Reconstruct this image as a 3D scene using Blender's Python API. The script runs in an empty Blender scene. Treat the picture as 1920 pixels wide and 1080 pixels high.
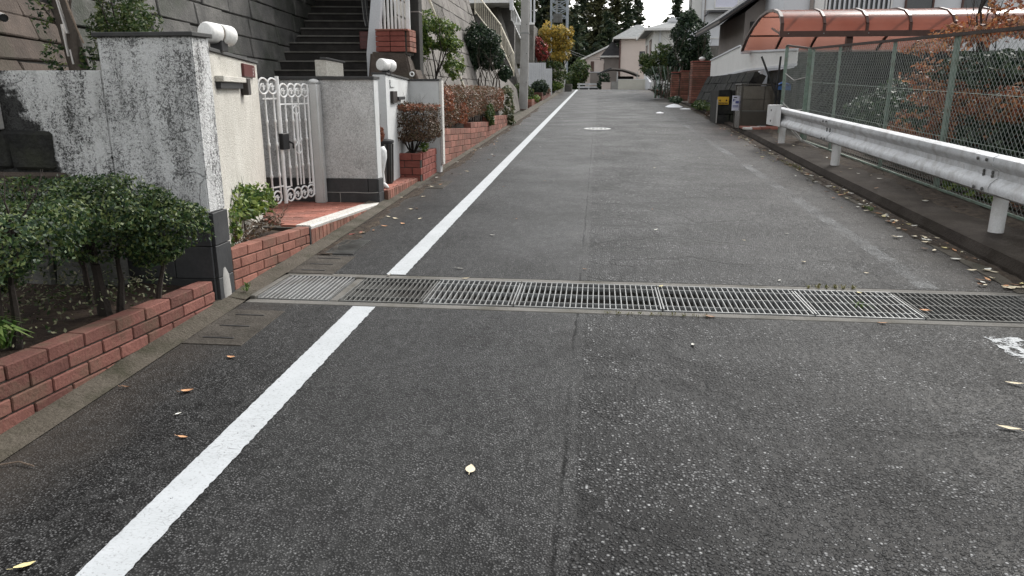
import bpy, math, random
import numpy as np
from mathutils import Vector, Matrix

SC = bpy.context.scene
COL = SC.collection
rad = math.radians

# ------------------------------------------------------------------ camera
CAM_H = 1.53
cam_d = bpy.data.cameras.new("camera")
cam = bpy.data.objects.new("camera", cam_d)
COL.objects.link(cam)
cam_d.sensor_width = 36.0
cam_d.lens = 36.0 * 1387.0 / 1920.0
cam_d.clip_start = 0.05
cam_d.clip_end = 2000.0
cam.location = (0, 0, CAM_H)
cam.rotation_euler = (rad(90 - 15.052), 0, rad(6.435))
SC.camera = cam

# ------------------------------------------------------------------ light
SUN_EL, SUN_AZ = 42.0, 32.0          # azimuth measured from +Y towards +X
W = bpy.data.worlds.new("World")
SC.world = W
W.use_nodes = True
wn = W.node_tree
wn.nodes.clear()
w_out = wn.nodes.new("ShaderNodeOutputWorld")
w_bg = wn.nodes.new("ShaderNodeBackground")
w_sky = wn.nodes.new("ShaderNodeTexSky")
w_sky.sky_type = 'NISHITA'
w_sky.sun_disc = False
w_sky.sun_elevation = rad(SUN_EL)
w_sky.sun_rotation = rad(SUN_AZ)
w_sky.dust_density = 2.5
w_sky.ozone_density = 1.0
w_sky.air_density = 1.6
w_hsv = wn.nodes.new("ShaderNodeHueSaturation")
w_hsv.inputs["Saturation"].default_value = 0.12
w_hsv.inputs["Value"].default_value = 1.0
wn.links.new(w_sky.outputs[0], w_hsv.inputs["Color"])
wn.links.new(w_hsv.outputs[0], w_bg.inputs[0])
w_bg.inputs[1].default_value = 0.15
wn.links.new(w_bg.outputs[0], w_out.inputs[0])

sun_d = bpy.data.lights.new("sun", 'SUN')
sun = bpy.data.objects.new("sun", sun_d)
COL.objects.link(sun)
sun_d.energy = 1.15
sun_d.angle = rad(11)
sun_d.color = (1.0, 0.96, 0.9)
_sd = Vector((math.sin(rad(SUN_AZ)) * math.cos(rad(SUN_EL)), math.cos(rad(SUN_AZ)) * math.cos(rad(SUN_EL)), math.sin(rad(SUN_EL))))
sun.rotation_euler = _sd.to_track_quat('Z', 'Y').to_euler()
sun.location = (30, 20, 40)

SC.view_settings.view_transform = 'Standard'
SC.view_settings.look = 'None'
SC.view_settings.gamma = 1.0
SC.view_settings.use_curve_mapping = False
SC.view_settings.exposure = 0.98
SC.cycles.max_bounces = 6
SC.cycles.transparent_max_bounces = 16

# ------------------------------------------------------------------ helpers
ORG = {}

def zr(y):
    """height of the road at distance y: a steady climb, a crest, then down"""
    return float(np.interp(y, [-60, 54, 57, 60, 75, 110, 400], [-1.62, 1.458, 1.50, 1.49, 1.25, 0.2, -3.0]))

def tag(o, label=None, cat=None, group=None, kind=None):
    if label: o["label"] = label
    if cat: o["category"] = cat
    if group: o["group"] = group
    if kind: o["kind"] = kind
    return o

def org(o):
    return ORG.get(o.name, Vector((0, 0, 0))) if o else Vector((0, 0, 0))

def thing(name, label, cat, loc=(0, 0, 0), group=None):
    o = bpy.data.objects.new(name, None)
    COL.objects.link(o)
    o.location = loc
    o.empty_display_size = 0.1
    ORG[o.name] = Vector(loc)
    return tag(o, label, cat, group)

class MB:
    """collects shapes for one mesh object"""
    def __init__(s):
        s.v = []; s.f = []
    def add(s, vs, fs):
        n = len(s.v)
        s.v.extend([tuple(p) for p in vs])
        s.f.extend([tuple(i + n for i in f) for f in fs])
    def quad(s, a, b, c, d):
        s.add([a, b, c, d], [(0, 1, 2, 3)])
    def box(s, x0, x1, y0, y1, z0, z1):
        s.hexa([(x0, y0, z0), (x1, y0, z0), (x1, y1, z0), (x0, y1, z0), (x0, y0, z1), (x1, y0, z1), (x1, y1, z1), (x0, y1, z1)])
    def hexa(s, p):
        s.add(p, [(3, 2, 1, 0), (4, 5, 6, 7), (0, 1, 5, 4), (1, 2, 6, 5), (2, 3, 7, 6), (3, 0, 4, 7)])
    def obox(s, c, u, v, w, a, b, d):
        """box centred at c with half sizes a,b,d along unit vectors u,v,w"""
        c = Vector(c); u = Vector(u) * a; v = Vector(v) * b; w = Vector(w) * d
        s.hexa([c - u - v - w, c + u - v - w, c + u + v - w, c - u + v - w, c - u - v + w, c + u - v + w, c + u + v + w, c - u + v + w])
    def bar(s, p, q, a, b=None, up=(0, 0, 1)):
        """rectangular bar from p to q with half sizes a (side) and b (up)"""
        b = a if b is None else b
        p = Vector(p); q = Vector(q); d = (q - p)
        L = d.length
        if L < 1e-6: return
        d /= L
        up = Vector(up)
        if abs(d.dot(up)) > 0.98: up = Vector((0, 1, 0))
        r = d.cross(up).normalized(); u = r.cross(d)
        s.obox((p + q) / 2, d, r, u, L / 2, a, b)
    def tube(s, pts, rs, n=6, cap=True):
        pts = [Vector(p) for p in pts]
        if not hasattr(rs, '__len__'): rs = [rs] * len(pts)
        base = len(s.v)
        ref = Vector((0.31, 0.17, 0.93))
        for i, p in enumerate(pts):
            d = (pts[min(i + 1, len(pts) - 1)] - pts[max(i - 1, 0)])
            d = d.normalized() if d.length > 1e-9 else Vector((0, 0, 1))
            a = d.cross(ref)
            if a.length < 0.1: a = d.cross(Vector((1, 0, 0)))
            a.normalize(); b = d.cross(a)
            for k in range(n):
                t = 2 * math.pi * k / n
                s.v.append(tuple(p + (a * math.cos(t) + b * math.sin(t)) * rs[i]))
        for i in range(len(pts) - 1):
            for k in range(n):
                k2 = (k + 1) % n
                s.f.append((base + i * n + k, base + i * n + k2, base + (i + 1) * n + k2, base + (i + 1) * n + k))
        if cap:
            s.f.append(tuple(base + k for k in range(n)))
            s.f.append(tuple(base + (len(pts) - 1) * n + k for k in reversed(range(n))))
    def lathe(s, c, prof, n=16, axis=(0, 0, 1), cap=True):
        """profile of (radius, height) turned about an axis through c"""
        ax = Vector(axis).normalized(); c = Vector(c)
        a = ax.cross(Vector((0.1, 0.2, 0.97)))
        if a.length < 0.3: a = ax.cross(Vector((1, 0, 0)))
        a.normalize(); b = ax.cross(a)
        base = len(s.v)
        for r, h in prof:
            for k in range(n):
                t = 2 * math.pi * k / n
                s.v.append(tuple(c + ax * h + (a * math.cos(t) + b * math.sin(t)) * r))
        for i in range(len(prof) - 1):
            for k in range(n):
                k2 = (k + 1) % n
                s.f.append((base + i * n + k, base + i * n + k2, base + (i + 1) * n + k2, base + (i + 1) * n + k))
        if cap:
            s.f.append(tuple(base + k for k in reversed(range(n))))
            s.f.append(tuple(base + (len(prof) - 1) * n + k for k in range(n)))
    def prism(s, poly, axis, a, b):
        """polygon of 2D points extruded along axis 'x','y' or 'z' from a to b"""
        n = len(poly)
        def P(p, t):
            return {'x': (t, p[0], p[1]), 'y': (p[0], t, p[1]), 'z': (p[0], p[1], t)}[axis]
        s.add([P(p, a) for p in poly] + [P(p, b) for p in poly],
              [tuple(range(n)), tuple(range(2 * n - 1, n - 1, -1))] + [(i, i + n, (i + 1) % n + n, (i + 1) % n) for i in range(n)])
    def ring(s, c, r, tr, u, v, n=18, m=5, a0=0.0, a1=2 * math.pi):
        u = Vector(u); v = Vector(v); c = Vector(c)
        pts = [c + u * (r * math.cos(a0 + (a1 - a0) * i / n)) + v * (r * math.sin(a0 + (a1 - a0) * i / n)) for i in range(n + 1)]
        s.tube(pts, tr, m)

def mesh_obj(name, me, m=None, parent=None, kind=None):
    o = bpy.data.objects.new(name, me)
    COL.objects.link(o)
    if m and not me.materials: me.materials.append(m)
    if parent: o.parent = parent
    if kind: o["kind"] = kind
    ORG[o.name] = org(parent)
    return o

def obj(name, mb, m, parent=None, smooth=False, kind=None, bevel=0.0, seg=1, sharp=True):
    """one mesh object from an MB in world coordinates"""
    me = bpy.data.meshes.new(name)
    o3 = org(parent)
    me.from_pydata([(p[0] - o3.x, p[1] - o3.y, p[2] - o3.z) for p in mb.v], [], mb.f)
    import bmesh
    b = bmesh.new(); b.from_mesh(me)
    bmesh.ops.recalc_face_normals(b, faces=b.faces)
    if bevel:
        es = [e for e in b.edges if len(e.link_faces) == 2 and e.calc_face_angle(0) > 0.5]
        bmesh.ops.bevel(b, geom=es, offset=bevel, segments=seg, affect='EDGES', clamp_overlap=True)
    b.to_mesh(me); b.free()
    if smooth:
        for p in me.polygons: p.use_smooth = True
        if sharp: me.set_sharp_from_angle(angle=rad(40))
    me.materials.append(m)
    return mesh_obj(name, me, None, parent, kind)

_pc = {}
def piece_mesh(dims, m, var=0, cham=0.004, rough=0.0):
    key = (round(dims[0], 3), round(dims[1], 3), round(dims[2], 3), m.name, var, cham, rough)
    if key in _pc: return _pc[key]
    rnd = random.Random(hash(key[:3]) % 9999 + var * 17)
    hx, hy, hz = dims[0] / 2, dims[1] / 2, dims[2] / 2
    c = min(cham, hx * .6, hy * .6, hz * .6)
    vs = []; ix = {}
    for sx in (-1, 1):
        for sy in (-1, 1):
            for sz in (-1, 1):
                j = [rnd.uniform(-rough, rough) for _ in range(3)]
                for a in range(3):
                    p = [sx * (hx - c), sy * (hy - c), sz * (hz - c)]
                    p[a] += (sx, sy, sz)[a] * c
                    p = [p[i] + j[i] for i in range(3)]
                    ix[(sx, sy, sz, a)] = len(vs); vs.append(p)
    fs = []
    for a in range(3):
        b1, b2 = (a + 1) % 3, (a + 2) % 3
        for sg in (-1, 1):
            f = []
            for q1, q2 in ((-1, -1), (1, -1), (1, 1), (-1, 1)):
                k = [0, 0, 0]; k[a] = sg; k[b1] = q1; k[b2] = q2
                f.append(ix[(k[0], k[1], k[2], a)])
            fs.append(tuple(f) if sg > 0 else tuple(reversed(f)))
    for a in range(3):                         # edges along a
        b1, b2 = (a + 1) % 3, (a + 2) % 3
        for q1 in (-1, 1):
            for q2 in (-1, 1):
                def K(sg, ax):
                    k = [0, 0, 0]; k[a] = sg; k[b1] = q1; k[b2] = q2
                    return ix[(k[0], k[1], k[2], ax)]
                f = [K(-1, b1), K(1, b1), K(1, b2), K(-1, b2)]
                fs.append(tuple(f) if q1 * q2 < 0 else tuple(reversed(f)))
    for sx in (-1, 1):
        for sy in (-1, 1):
            for sz in (-1, 1):
                f = [ix[(sx, sy, sz, 0)], ix[(sx, sy, sz, 1)], ix[(sx, sy, sz, 2)]]
                fs.append(tuple(f) if sx * sy * sz > 0 else tuple(reversed(f)))
    me = bpy.data.meshes.new("block")
    me.from_pydata(vs, [], fs)
    me.materials.append(m)
    _pc[key] = me
    return me

def piece(name, dims, c, m, parent, axes=None, var=None, cham=0.004, rough=0.0):
    """one brick/stone/tile/board: an object that shares its mesh with alike pieces; axes = (u,v,w) unit vectors"""
    var = random.randrange(4) if var is None else var
    o = bpy.data.objects.new(name, piece_mesh(dims, m, var, cham, rough))
    COL.objects.link(o)
    if parent: o.parent = parent
    p = Vector(c) - org(parent)
    if axes:
        u, v, w = [Vector(q) for q in axes]
        mt = Matrix(((u.x, v.x, w.x, p.x), (u.y, v.y, w.y, p.y), (u.z, v.z, w.z, p.z), (0, 0, 0, 1)))
        o.matrix_local = mt
    else:
        o.location = p
    return o

def copy_tree(o, parent=None):
    c = o.copy(); COL.objects.link(c)
    if parent: c.parent = parent
    for ch in list(o.children): copy_tree(ch, c)
    return c

# ------------------------------------------------------------------ materials
class NT:
    def __init__(s, name):
        s.m = bpy.data.materials.new(name); s.m.use_nodes = True
        s.t = s.m.node_tree; s.t.nodes.clear()
        s.out = s.n("ShaderNodeOutputMaterial")
        s.b = s.n("ShaderNodeBsdfPrincipled")
        s.l(s.b.outputs[0], s.out.inputs[0])
        s.b.inputs["Specular IOR Level"].default_value = 0.3
        s._pos = None
    def n(s, t): return s.t.nodes.new(t)
    def l(s, a, b): s.t.links.new(a, b)
    def pos(s, scale=None):
        if s._pos is None: s._pos = s.n("ShaderNodeNewGeometry").outputs["Position"]
        if scale is None: return s._pos
        q = s.n("ShaderNodeVectorMath"); q.operation = 'MULTIPLY'
        s.l(s._pos, q.inputs[0]); q.inputs[1].default_value = scale
        return q.outputs[0]
    def noise(s, sc, det=4, rough=0.55, vec=None, dist=0.0):
        q = s.n("ShaderNodeTexNoise"); q.inputs["Scale"].default_value = sc
        q.inputs["Detail"].default_value = det; q.inputs["Roughness"].default_value = rough
        q.inputs["Distortion"].default_value = dist
        s.l(vec if vec is not None else s.pos(), q.inputs["Vector"])
        return q.outputs["Fac"]
    def vor(s, sc, feat='F1', out="Distance", vec=None, rnd=1.0):
        q = s.n("ShaderNodeTexVoronoi"); q.feature = feat; q.inputs["Scale"].default_value = sc
        q.inputs["Randomness"].default_value = rnd
        s.l(vec if vec is not None else s.pos(), q.inputs["Vector"])
        return q.outputs[out]
    def ramp(s, fac, *stops, interp='LINEAR'):
        q = s.n("ShaderNodeValToRGB"); q.color_ramp.interpolation = interp
        el = q.color_ramp.elements
        while len(el) < len(stops): el.new(0.5)
        for e, (p, c) in zip(el, stops):
            e.position = p
            e.color = (c, c, c, 1) if not hasattr(c, '__len__') else (*c, 1)
        s.l(fac, q.inputs[0])
        return q.outputs[0]
    def mix(s, fac, a, b, mode='MIX'):
        q = s.n("ShaderNodeMix"); q.data_type = 'RGBA'; q.blend_type = mode
        for i, x in ((0, fac), (6, a), (7, b)):
            if hasattr(x, 'links') or hasattr(x, 'is_linked'): s.l(x, q.inputs[i])
            elif i == 0: q.inputs[0].default_value = x
            else: q.inputs[i].default_value = (*x, 1) if hasattr(x, '__len__') else (x, x, x, 1)
        return q.outputs[2]
    def math(s, op, a, b=0.0, c=None):
        q = s.n("ShaderNodeMath"); q.operation = op
        for i, x in enumerate((a, b) if c is None else (a, b, c)):
            if hasattr(x, 'is_linked'): s.l(x, q.inputs[i])
            else: q.inputs[i].default_value = x
        return q.outputs[0]
    def sep(s):
        q = s.n("ShaderNodeSeparateXYZ"); s.l(s.pos(), q.inputs[0]); return q.outputs
    def rand(s):
        return s.n("ShaderNodeObjectInfo").outputs["Random"]
    def island(s):
        return s.n("ShaderNodeNewGeometry").outputs["Random Per Island"]
    def bump(s, h, st=0.5, d=0.01, prev=None):
        q = s.n("ShaderNodeBump"); q.inputs["Strength"].default_value = st; q.inputs["Distance"].default_value = d
        s.l(h, q.inputs["Height"])
        if prev is not None: s.l(prev, q.inputs["Normal"])
        return q.outputs[0]
    def col(s, c):
        if hasattr(c, 'is_linked'): s.l(c, s.b.inputs["Base Color"])
        else: s.b.inputs["Base Color"].default_value = (*c, 1)
        return s
    def fin(s, rough=0.8, nor=None, metal=0.0, spec=None):
        if hasattr(rough, 'is_linked'): s.l(rough, s.b.inputs["Roughness"])
        else: s.b.inputs["Roughness"].default_value = rough
        if nor is not None: s.l(nor, s.b.inputs["Normal"])
        s.b.inputs["Metallic"].default_value = metal
        if spec is not None: s.b.inputs["Specular IOR Level"].default_value = spec
        return s.m

def surf(name, a, b, sc=3.0, rough=0.8, bs=40.0, bst=0.3, bd=0.01, objvar=0.0, dirt=None, dsc=1.5, damt=0.5, metal=0.0, stretch=None, spec=None):
    """two-tone weathered surface with fine relief, per-object tone and blotches of dirt"""
    t = NT(name)
    vec = t.pos(stretch) if stretch else None
    c = t.mix(t.ramp(t.noise(sc, 6, 0.6, vec), (0.3, 0.0), (0.7, 1.0)), a, b)
    c = t.mix(t.ramp(t.noise(bs * 1.7, 3, 0.6), (0.35, 0.0), (0.65, 0.35)), c, tuple(x * 0.6 for x in a))
    if objvar:
        r = t.rand()
        c = t.mix(1.0, c, t.ramp(r, (0.0, 1 - objvar), (1.0, 1 + objvar)), 'MULTIPLY') if objvar < 1 else c
    if dirt:
        c = t.mix(t.ramp(t.noise(dsc, 7, 0.62), (0.48, 0.0), (0.68, damt)), c, dirt)
    t.col(c)
    return t.fin(rough, t.bump(t.noise(bs, 5, 0.6), bst, bd), metal, spec)

def leafmat(name, *cols, rough=0.5, trans=0.25):
    t = NT(name)
    n = len(cols)
    c = t.ramp(t.island(), *[((i + 0.5) / n, k) for i, k in enumerate(cols)])
    c = t.mix(t.ramp(t.noise(2.2, 4), (0.35, 0.0), (0.65, 0.6)), c, t.mix(1.0, c, (0.55, 0.6, 0.5), 'MULTIPLY'))
    t.col(c)
    t.fin(rough, None, 0, 0.35)
    tr = t.n("ShaderNodeBsdfTranslucent"); t.l(c, tr.inputs[0])
    mx = t.n("ShaderNodeMixShader"); mx.inputs[0].default_value = trans
    t.l(t.b.outputs[0], mx.inputs[1]); t.l(tr.outputs[0], mx.inputs[2]); t.l(mx.outputs[0], t.out.inputs[0])
    return t.m

M = {}
def asphalt():
    t = NT("asphalt")
    X, Y, Z = t.sep()
    wob = t.math('MULTIPLY', t.math('SUBTRACT', t.noise(3.0, 5, 0.7), 0.5), 0.06)
    xs = t.math('ADD', X, wob)
    coarse = t.ramp(t.math('ADD', t.math('MULTIPLY', xs, 2.0), 0.5 + 0.10), (0.47, 0.0), (0.53, 1.0))   # right lane: open, stony mix
    def stones(sc, stops, seed):
        v = t.n("ShaderNodeTexVoronoi"); v.inputs["Scale"].default_value = sc; t.l(t.pos(), v.inputs["Vector"])
        sp = t.n("ShaderNodeSeparateColor"); t.l(v.outputs["Color"], sp.inputs[0])
        tone = t.ramp(sp.outputs[seed], *stops)
        gap = t.ramp(v.outputs["Distance"], (0.26, 0.0), (0.52, 1.0))
        return t.mix(gap, tone, (0.006, 0.006, 0.006)), v.outputs["Distance"], sp.outputs[2]
    big_, dbig, pick = stones(66, ((0.0, .024), (0.3, .046), (0.65, .12), (0.9, .20), (1.0, .29)), 0)
    sml, dsml, _ = stones(118, ((0.0, .022), (0.4, .05), (0.75, .14), (1.0, .25)), 1)
    usebig = t.ramp(pick, (0.40, 0.0), (0.45, 1.0))
    ca = t.mix(usebig, sml, big_)
    fin_, dfin, _ = stones(112, ((0.0, .034), (0.4, .066), (0.8, .12), (1.0, .19)), 0)
    fin_ = t.mix(t.ramp(t.noise(16, 5, 0.7), (0.45, 0.0), (0.68, 0.65)), fin_, (0.046, 0.046, 0.0455))
    c = t.mix(coarse, fin_, ca)
    big = t.ramp(t.noise(0.55, 5, 0.6), (0.3, 0.64), (0.7, 1.06))
    c = t.mix(1.0, c, big, 'MULTIPLY')
    mid = t.ramp(t.noise(4.5, 5, 0.65), (0.3, 0.82), (0.7, 1.15))
    c = t.mix(1.0, c, mid, 'MULTIPLY')
    gr = t.noise(21, 8, 0.78, t.pos((1.0, 0.30, 1.0)))
    g0 = t.noise(34, 6, 0.75)
    gm = t.math('ADD', t.math('MULTIPLY', gr, 0.6), t.math('MULTIPLY', g0, 0.4))
    c = t.mix(1.0, c, t.mix(coarse, t.ramp(gm, (0.40, 0.45), (0.5, 1.0), (0.60, 1.6)), t.ramp(gm, (0.41, 0.28), (0.5, 0.9), (0.60, 2.1))), 'MULTIPLY')
    # worn grey film in the wheel tracks further up the hill
    c = t.mix(t.ramp(t.noise(0.35, 4, 0.55, t.pos((2.2, 0.5, 1))), (0.45, 0.0), (0.7, 0.16)), c, (0.085, 0.085, 0.083))
    # tar seam between the two lanes
    sd = t.math('ABSOLUTE', t.math('ADD', xs, 0.10))
    seam = t.ramp(sd, (0.0, 1.0), (0.004, 0.85), (0.013, 0.0))
    seam2 = t.math('MULTIPLY', seam, t.ramp(t.noise(2.3, 6, 0.7), (0.42, 0.12), (0.60, 0.75)))
    c = t.mix(seam2, c, (0.010, 0.010, 0.010))
    # cracks in the right lane
    cr = t.n("ShaderNodeTexVoronoi"); cr.feature = 'DISTANCE_TO_EDGE'; cr.inputs["Scale"].default_value = 0.75
    wv = t.n("ShaderNodeVectorMath"); wv.operation = 'ADD'
    nz = t.n("ShaderNodeTexNoise"); nz.inputs["Scale"].default_value = 1.6; nz.inputs["Detail"].default_value = 6
    t.l(t.pos(), nz.inputs["Vector"])
    sc_ = t.n("ShaderNodeVectorMath"); sc_.operation = 'SCALE'; sc_.inputs["Scale"].default_value = 0.9
    t.l(nz.outputs["Color"], sc_.inputs[0]); t.l(t.pos(), wv.inputs[0]); t.l(sc_.outputs[0], wv.inputs[1]); t.l(wv.outputs[0], cr.inputs["Vector"])
    crk = t.math('MULTIPLY', t.ramp(cr.outputs["Distance"], (0.0, 1.0), (0.012, 0.8), (0.026, 0.0)), t.math('MULTIPLY', coarse, t.ramp(t.noise(0.9, 3), (0.42, 0.0), (0.52, 0.95))))
    c = t.mix(crk, c, (0.009, 0.009, 0.009))
    c2 = t.n("ShaderNodeTexVoronoi"); c2.feature = 'DISTANCE_TO_EDGE'; c2.inputs["Scale"].default_value = 2.1
    t.l(wv.outputs[0], c2.inputs["Vector"])
    zone = t.n("ShaderNodeMapRange"); zone.inputs[1].default_value = 1.15; zone.inputs[2].default_value = 0.25; t.l(t.math('ABSOLUTE', t.math('SUBTRACT', X, 0.35)), zone.inputs[0])
    crk2 = t.math('MULTIPLY', t.ramp(c2.outputs["Distance"], (0.0, 1.0), (0.02, 0.8), (0.05, 0.0)), t.math('MULTIPLY', t.math('MULTIPLY', zone.outputs[0], coarse), t.ramp(t.noise(0.8, 4, 0.6), (0.47, 0.0), (0.55, 0.9))))
    c = t.mix(crk2, c, (0.009, 0.009, 0.009))
    # brown silt washed against both edges
    nn = t.math('MULTIPLY', t.math('SUBTRACT', t.noise(2.5, 6, 0.65), 0.5), 0.7)
    sl = t.ramp(t.math('ADD', t.math('MULTIPLY', X, -1.0), nn), (0.0, 0.0), (1.0, 0.0))
    silt_l = t.n("ShaderNodeMapRange"); silt_l.inputs[1].default_value = 1.95; silt_l.inputs[2].default_value = 2.5
    t.l(t.math('ADD', t.math('MULTIPLY', X, -1.0), nn), silt_l.inputs[0])
    silt_r = t.n("ShaderNodeMapRange"); silt_r.inputs[1].default_value = 2.45; silt_r.inputs[2].default_value = 3.1
    t.l(t.math('ADD', X, nn), silt_r.inputs[0])
    s2 = t.math('MULTIPLY', t.math('MAXIMUM', silt_l.outputs[0], silt_r.outputs[0]), 0.55)
    c = t.mix(s2, c, t.mix(t.noise(30, 5, 0.7), (0.034, 0.028, 0.023), (0.105, 0.09, 0.075)))
    t.col(c)
    ha = t.math('SUBTRACT', 1.0, t.ramp(t.mix(usebig, dsml, dbig), (0.1, 0.0), (0.6, 1.0)))
    hb = t.math('SUBTRACT', 1.0, t.ramp(dfin, (0.1, 0.0), (0.6, 1.0)))
    h = t.mix(coarse, t.math('MULTIPLY', hb, 0.35), ha)
    h = t.math('SUBTRACT', h, t.math('MULTIPLY', t.math('ADD', t.math('MAXIMUM', crk, crk2), t.math('MULTIPLY', seam2, 0.7)), 0.8))
    nor = t.bump(h, 0.7, 0.008)
    nor = t.bump(t.noise(9, 4), 0.25, 0.01, nor)
    rg = t.ramp(t.noise(1.2, 5), (0.3, 0.46), (0.7, 0.62))
    t.l(t.math('MULTIPLY', t.math('SUBTRACT', 1.0, seam2), 0.13), t.b.inputs['Specular IOR Level'])
    return t.fin(rg, nor, 0)

def paint_line(name, worn, keep=0):
    t = NT(name)
    n1 = t.noise(22, 7, 0.7); n2 = t.noise(3.0, 4)
    c = t.mix(t.ramp(t.noise(7, 6, 0.65), (0.35, 0.0), (0.7, 0.5)), (0.46, 0.48, 0.495), (0.35, 0.37, 0.38))
    ck = t.n("ShaderNodeTexVoronoi"); ck.feature = 'DISTANCE_TO_EDGE'; ck.inputs["Scale"].default_value = 26
    t.l(t.pos((0.7, 2.6, 1)), ck.inputs["Vector"])
    crack = t.math('MULTIPLY', t.ramp(ck.outputs["Distance"], (0.0, 0.9), (0.03, 0.0)), t.ramp(n2, (0.44, 0.0), (0.58, 0.85)))
    c = t.mix(crack, c, (0.12, 0.12, 0.12))
    c = t.mix(t.ramp(t.noise(90, 3, 0.6), (0.57, 0.0), (0.68, 0.6)), c, (0.2, 0.2, 0.2))
    t.col(c)
    t.fin(0.6, t.bump(n1, 0.3, 0.004), 0, 0.3)
    tr = t.n("ShaderNodeBsdfTransparent"); mx = t.n("ShaderNodeMixShader")
    if keep:
        k = t.ramp(t.math('ADD', t.math('MULTIPLY', t.noise(9.0, 6, 0.7), 0.7), t.math('MULTIPLY', t.noise(60, 4, 0.7), 0.4)), (0.52, 0.0), (0.57, 0.9))
    elif worn:
        k = t.ramp(t.math('ADD', t.math('MULTIPLY', t.noise(1.0, 5, 0.6), 0.75), t.math('MULTIPLY', t.noise(48, 4, 0.7), 0.5)), (0.60, 0.0), (0.72, 0.19))
    else:
        k = t.math('SUBTRACT', 1.0, t.ramp(t.math('ADD', t.math('MULTIPLY', n1, 0.8), t.math('MULTIPLY', t.noise(70, 3), 0.3)), (0.355, 1.0), (0.41, 0.0)))
    t.l(k, mx.inputs[0]); t.l(tr.outputs[0], mx.inputs[1]); t.l(t.b.outputs[0], mx.inputs[2]); t.l(mx.outputs[0], t.out.inputs[0])
    return t.m

def stained(name, base, amt, stain=(0.048, 0.048, 0.046), corner=False, grain=70.0, cov=0.0, runs=1.0):
    """coarse sprayed render: pitted, streaked and blackened by algae"""
    t = NT(name)
    c = t.mix(t.ramp(t.noise(1.8, 5, 0.6), (0.3, 0.0), (0.7, 1.0)), base, tuple(x * 0.85 for x in base))
    area = t.ramp(t.noise(2.4, 6, 0.62, t.pos((1.2, 1.2, 0.8))), (0.34, 0.0), (0.66, 1.0))
    run = t.ramp(t.noise(7.0, 5, 0.65, t.pos((1.5, 1.5, 0.16))), (0.36, 0.0), (0.66, 1.0))
    area = t.math('ADD', t.math('MULTIPLY', area, 0.62), t.math('MULTIPLY', run, 0.55 * runs))
    g1 = t.noise(grain, 5, 0.75, None, 1.5)
    g2 = t.noise(grain * 0.42, 5, 0.72, None, 2.0)
    lim = t.math('ADD', t.math('MULTIPLY', t.math('ADD', t.math('MULTIPLY', g1, 0.55), t.math('MULTIPLY', g2, 0.45)), 1.0), t.math('MULTIPLY', t.math('SUBTRACT', area, 0.5), 0.20 * amt))
    spk = t.ramp(lim, (0.515 - cov, 0.0), (0.595 - cov, 1.0))
    c = t.mix(t.math('MULTIPLY', spk, min(1.0, amt)), c, stain)
    strk = t.ramp(t.noise(5.5, 5, 0.62, t.pos((1.6, 1.6, 0.22))), (0.52, 0.0), (0.68, 0.6))
    c = t.mix(t.math('MULTIPLY', strk, amt * 0.5 * runs), c, tuple(x * 2.5 for x in stain))
    # branching hairline cracks
    cr = t.n("ShaderNodeTexVoronoi"); cr.feature = 'DISTANCE_TO_EDGE'; cr.inputs["Scale"].default_value = 3.4
    nz = t.n("ShaderNodeTexNoise"); nz.inputs["Scale"].default_value = 5; nz.inputs["Detail"].default_value = 6; t.l(t.pos(), nz.inputs["Vector"])
    s_ = t.n("ShaderNodeVectorMath"); s_.operation = 'SCALE'; s_.inputs["Scale"].default_value = 0.35
    a_ = t.n("ShaderNodeVectorMath"); a_.operation = 'ADD'
    t.l(nz.outputs["Color"], s_.inputs[0]); t.l(t.pos(), a_.inputs[0]); t.l(s_.outputs[0], a_.inputs[1]); t.l(a_.outputs[0], cr.inputs["Vector"])
    k = t.math('MULTIPLY', t.ramp(cr.outputs["Distance"], (0.0, 1.0), (0.03, 0.0)), t.ramp(t.noise(2.1, 4), (0.46, 0.0), (0.6, 0.8)))
    c = t.mix(t.math('MULTIPLY', k, min(1.0, amt * 1.1)), c, stain)
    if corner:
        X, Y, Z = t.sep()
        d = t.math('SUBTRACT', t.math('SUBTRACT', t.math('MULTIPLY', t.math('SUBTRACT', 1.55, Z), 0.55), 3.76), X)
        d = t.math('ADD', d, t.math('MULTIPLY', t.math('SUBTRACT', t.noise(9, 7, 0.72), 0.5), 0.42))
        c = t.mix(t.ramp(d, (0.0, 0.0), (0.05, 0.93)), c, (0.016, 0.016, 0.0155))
    t.col(c)
    nor = t.bump(t.noise(grain * 1.1, 4, 0.7), 0.9, 0.016)
    return t.fin(0.9, nor, 0, 0.15)

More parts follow.
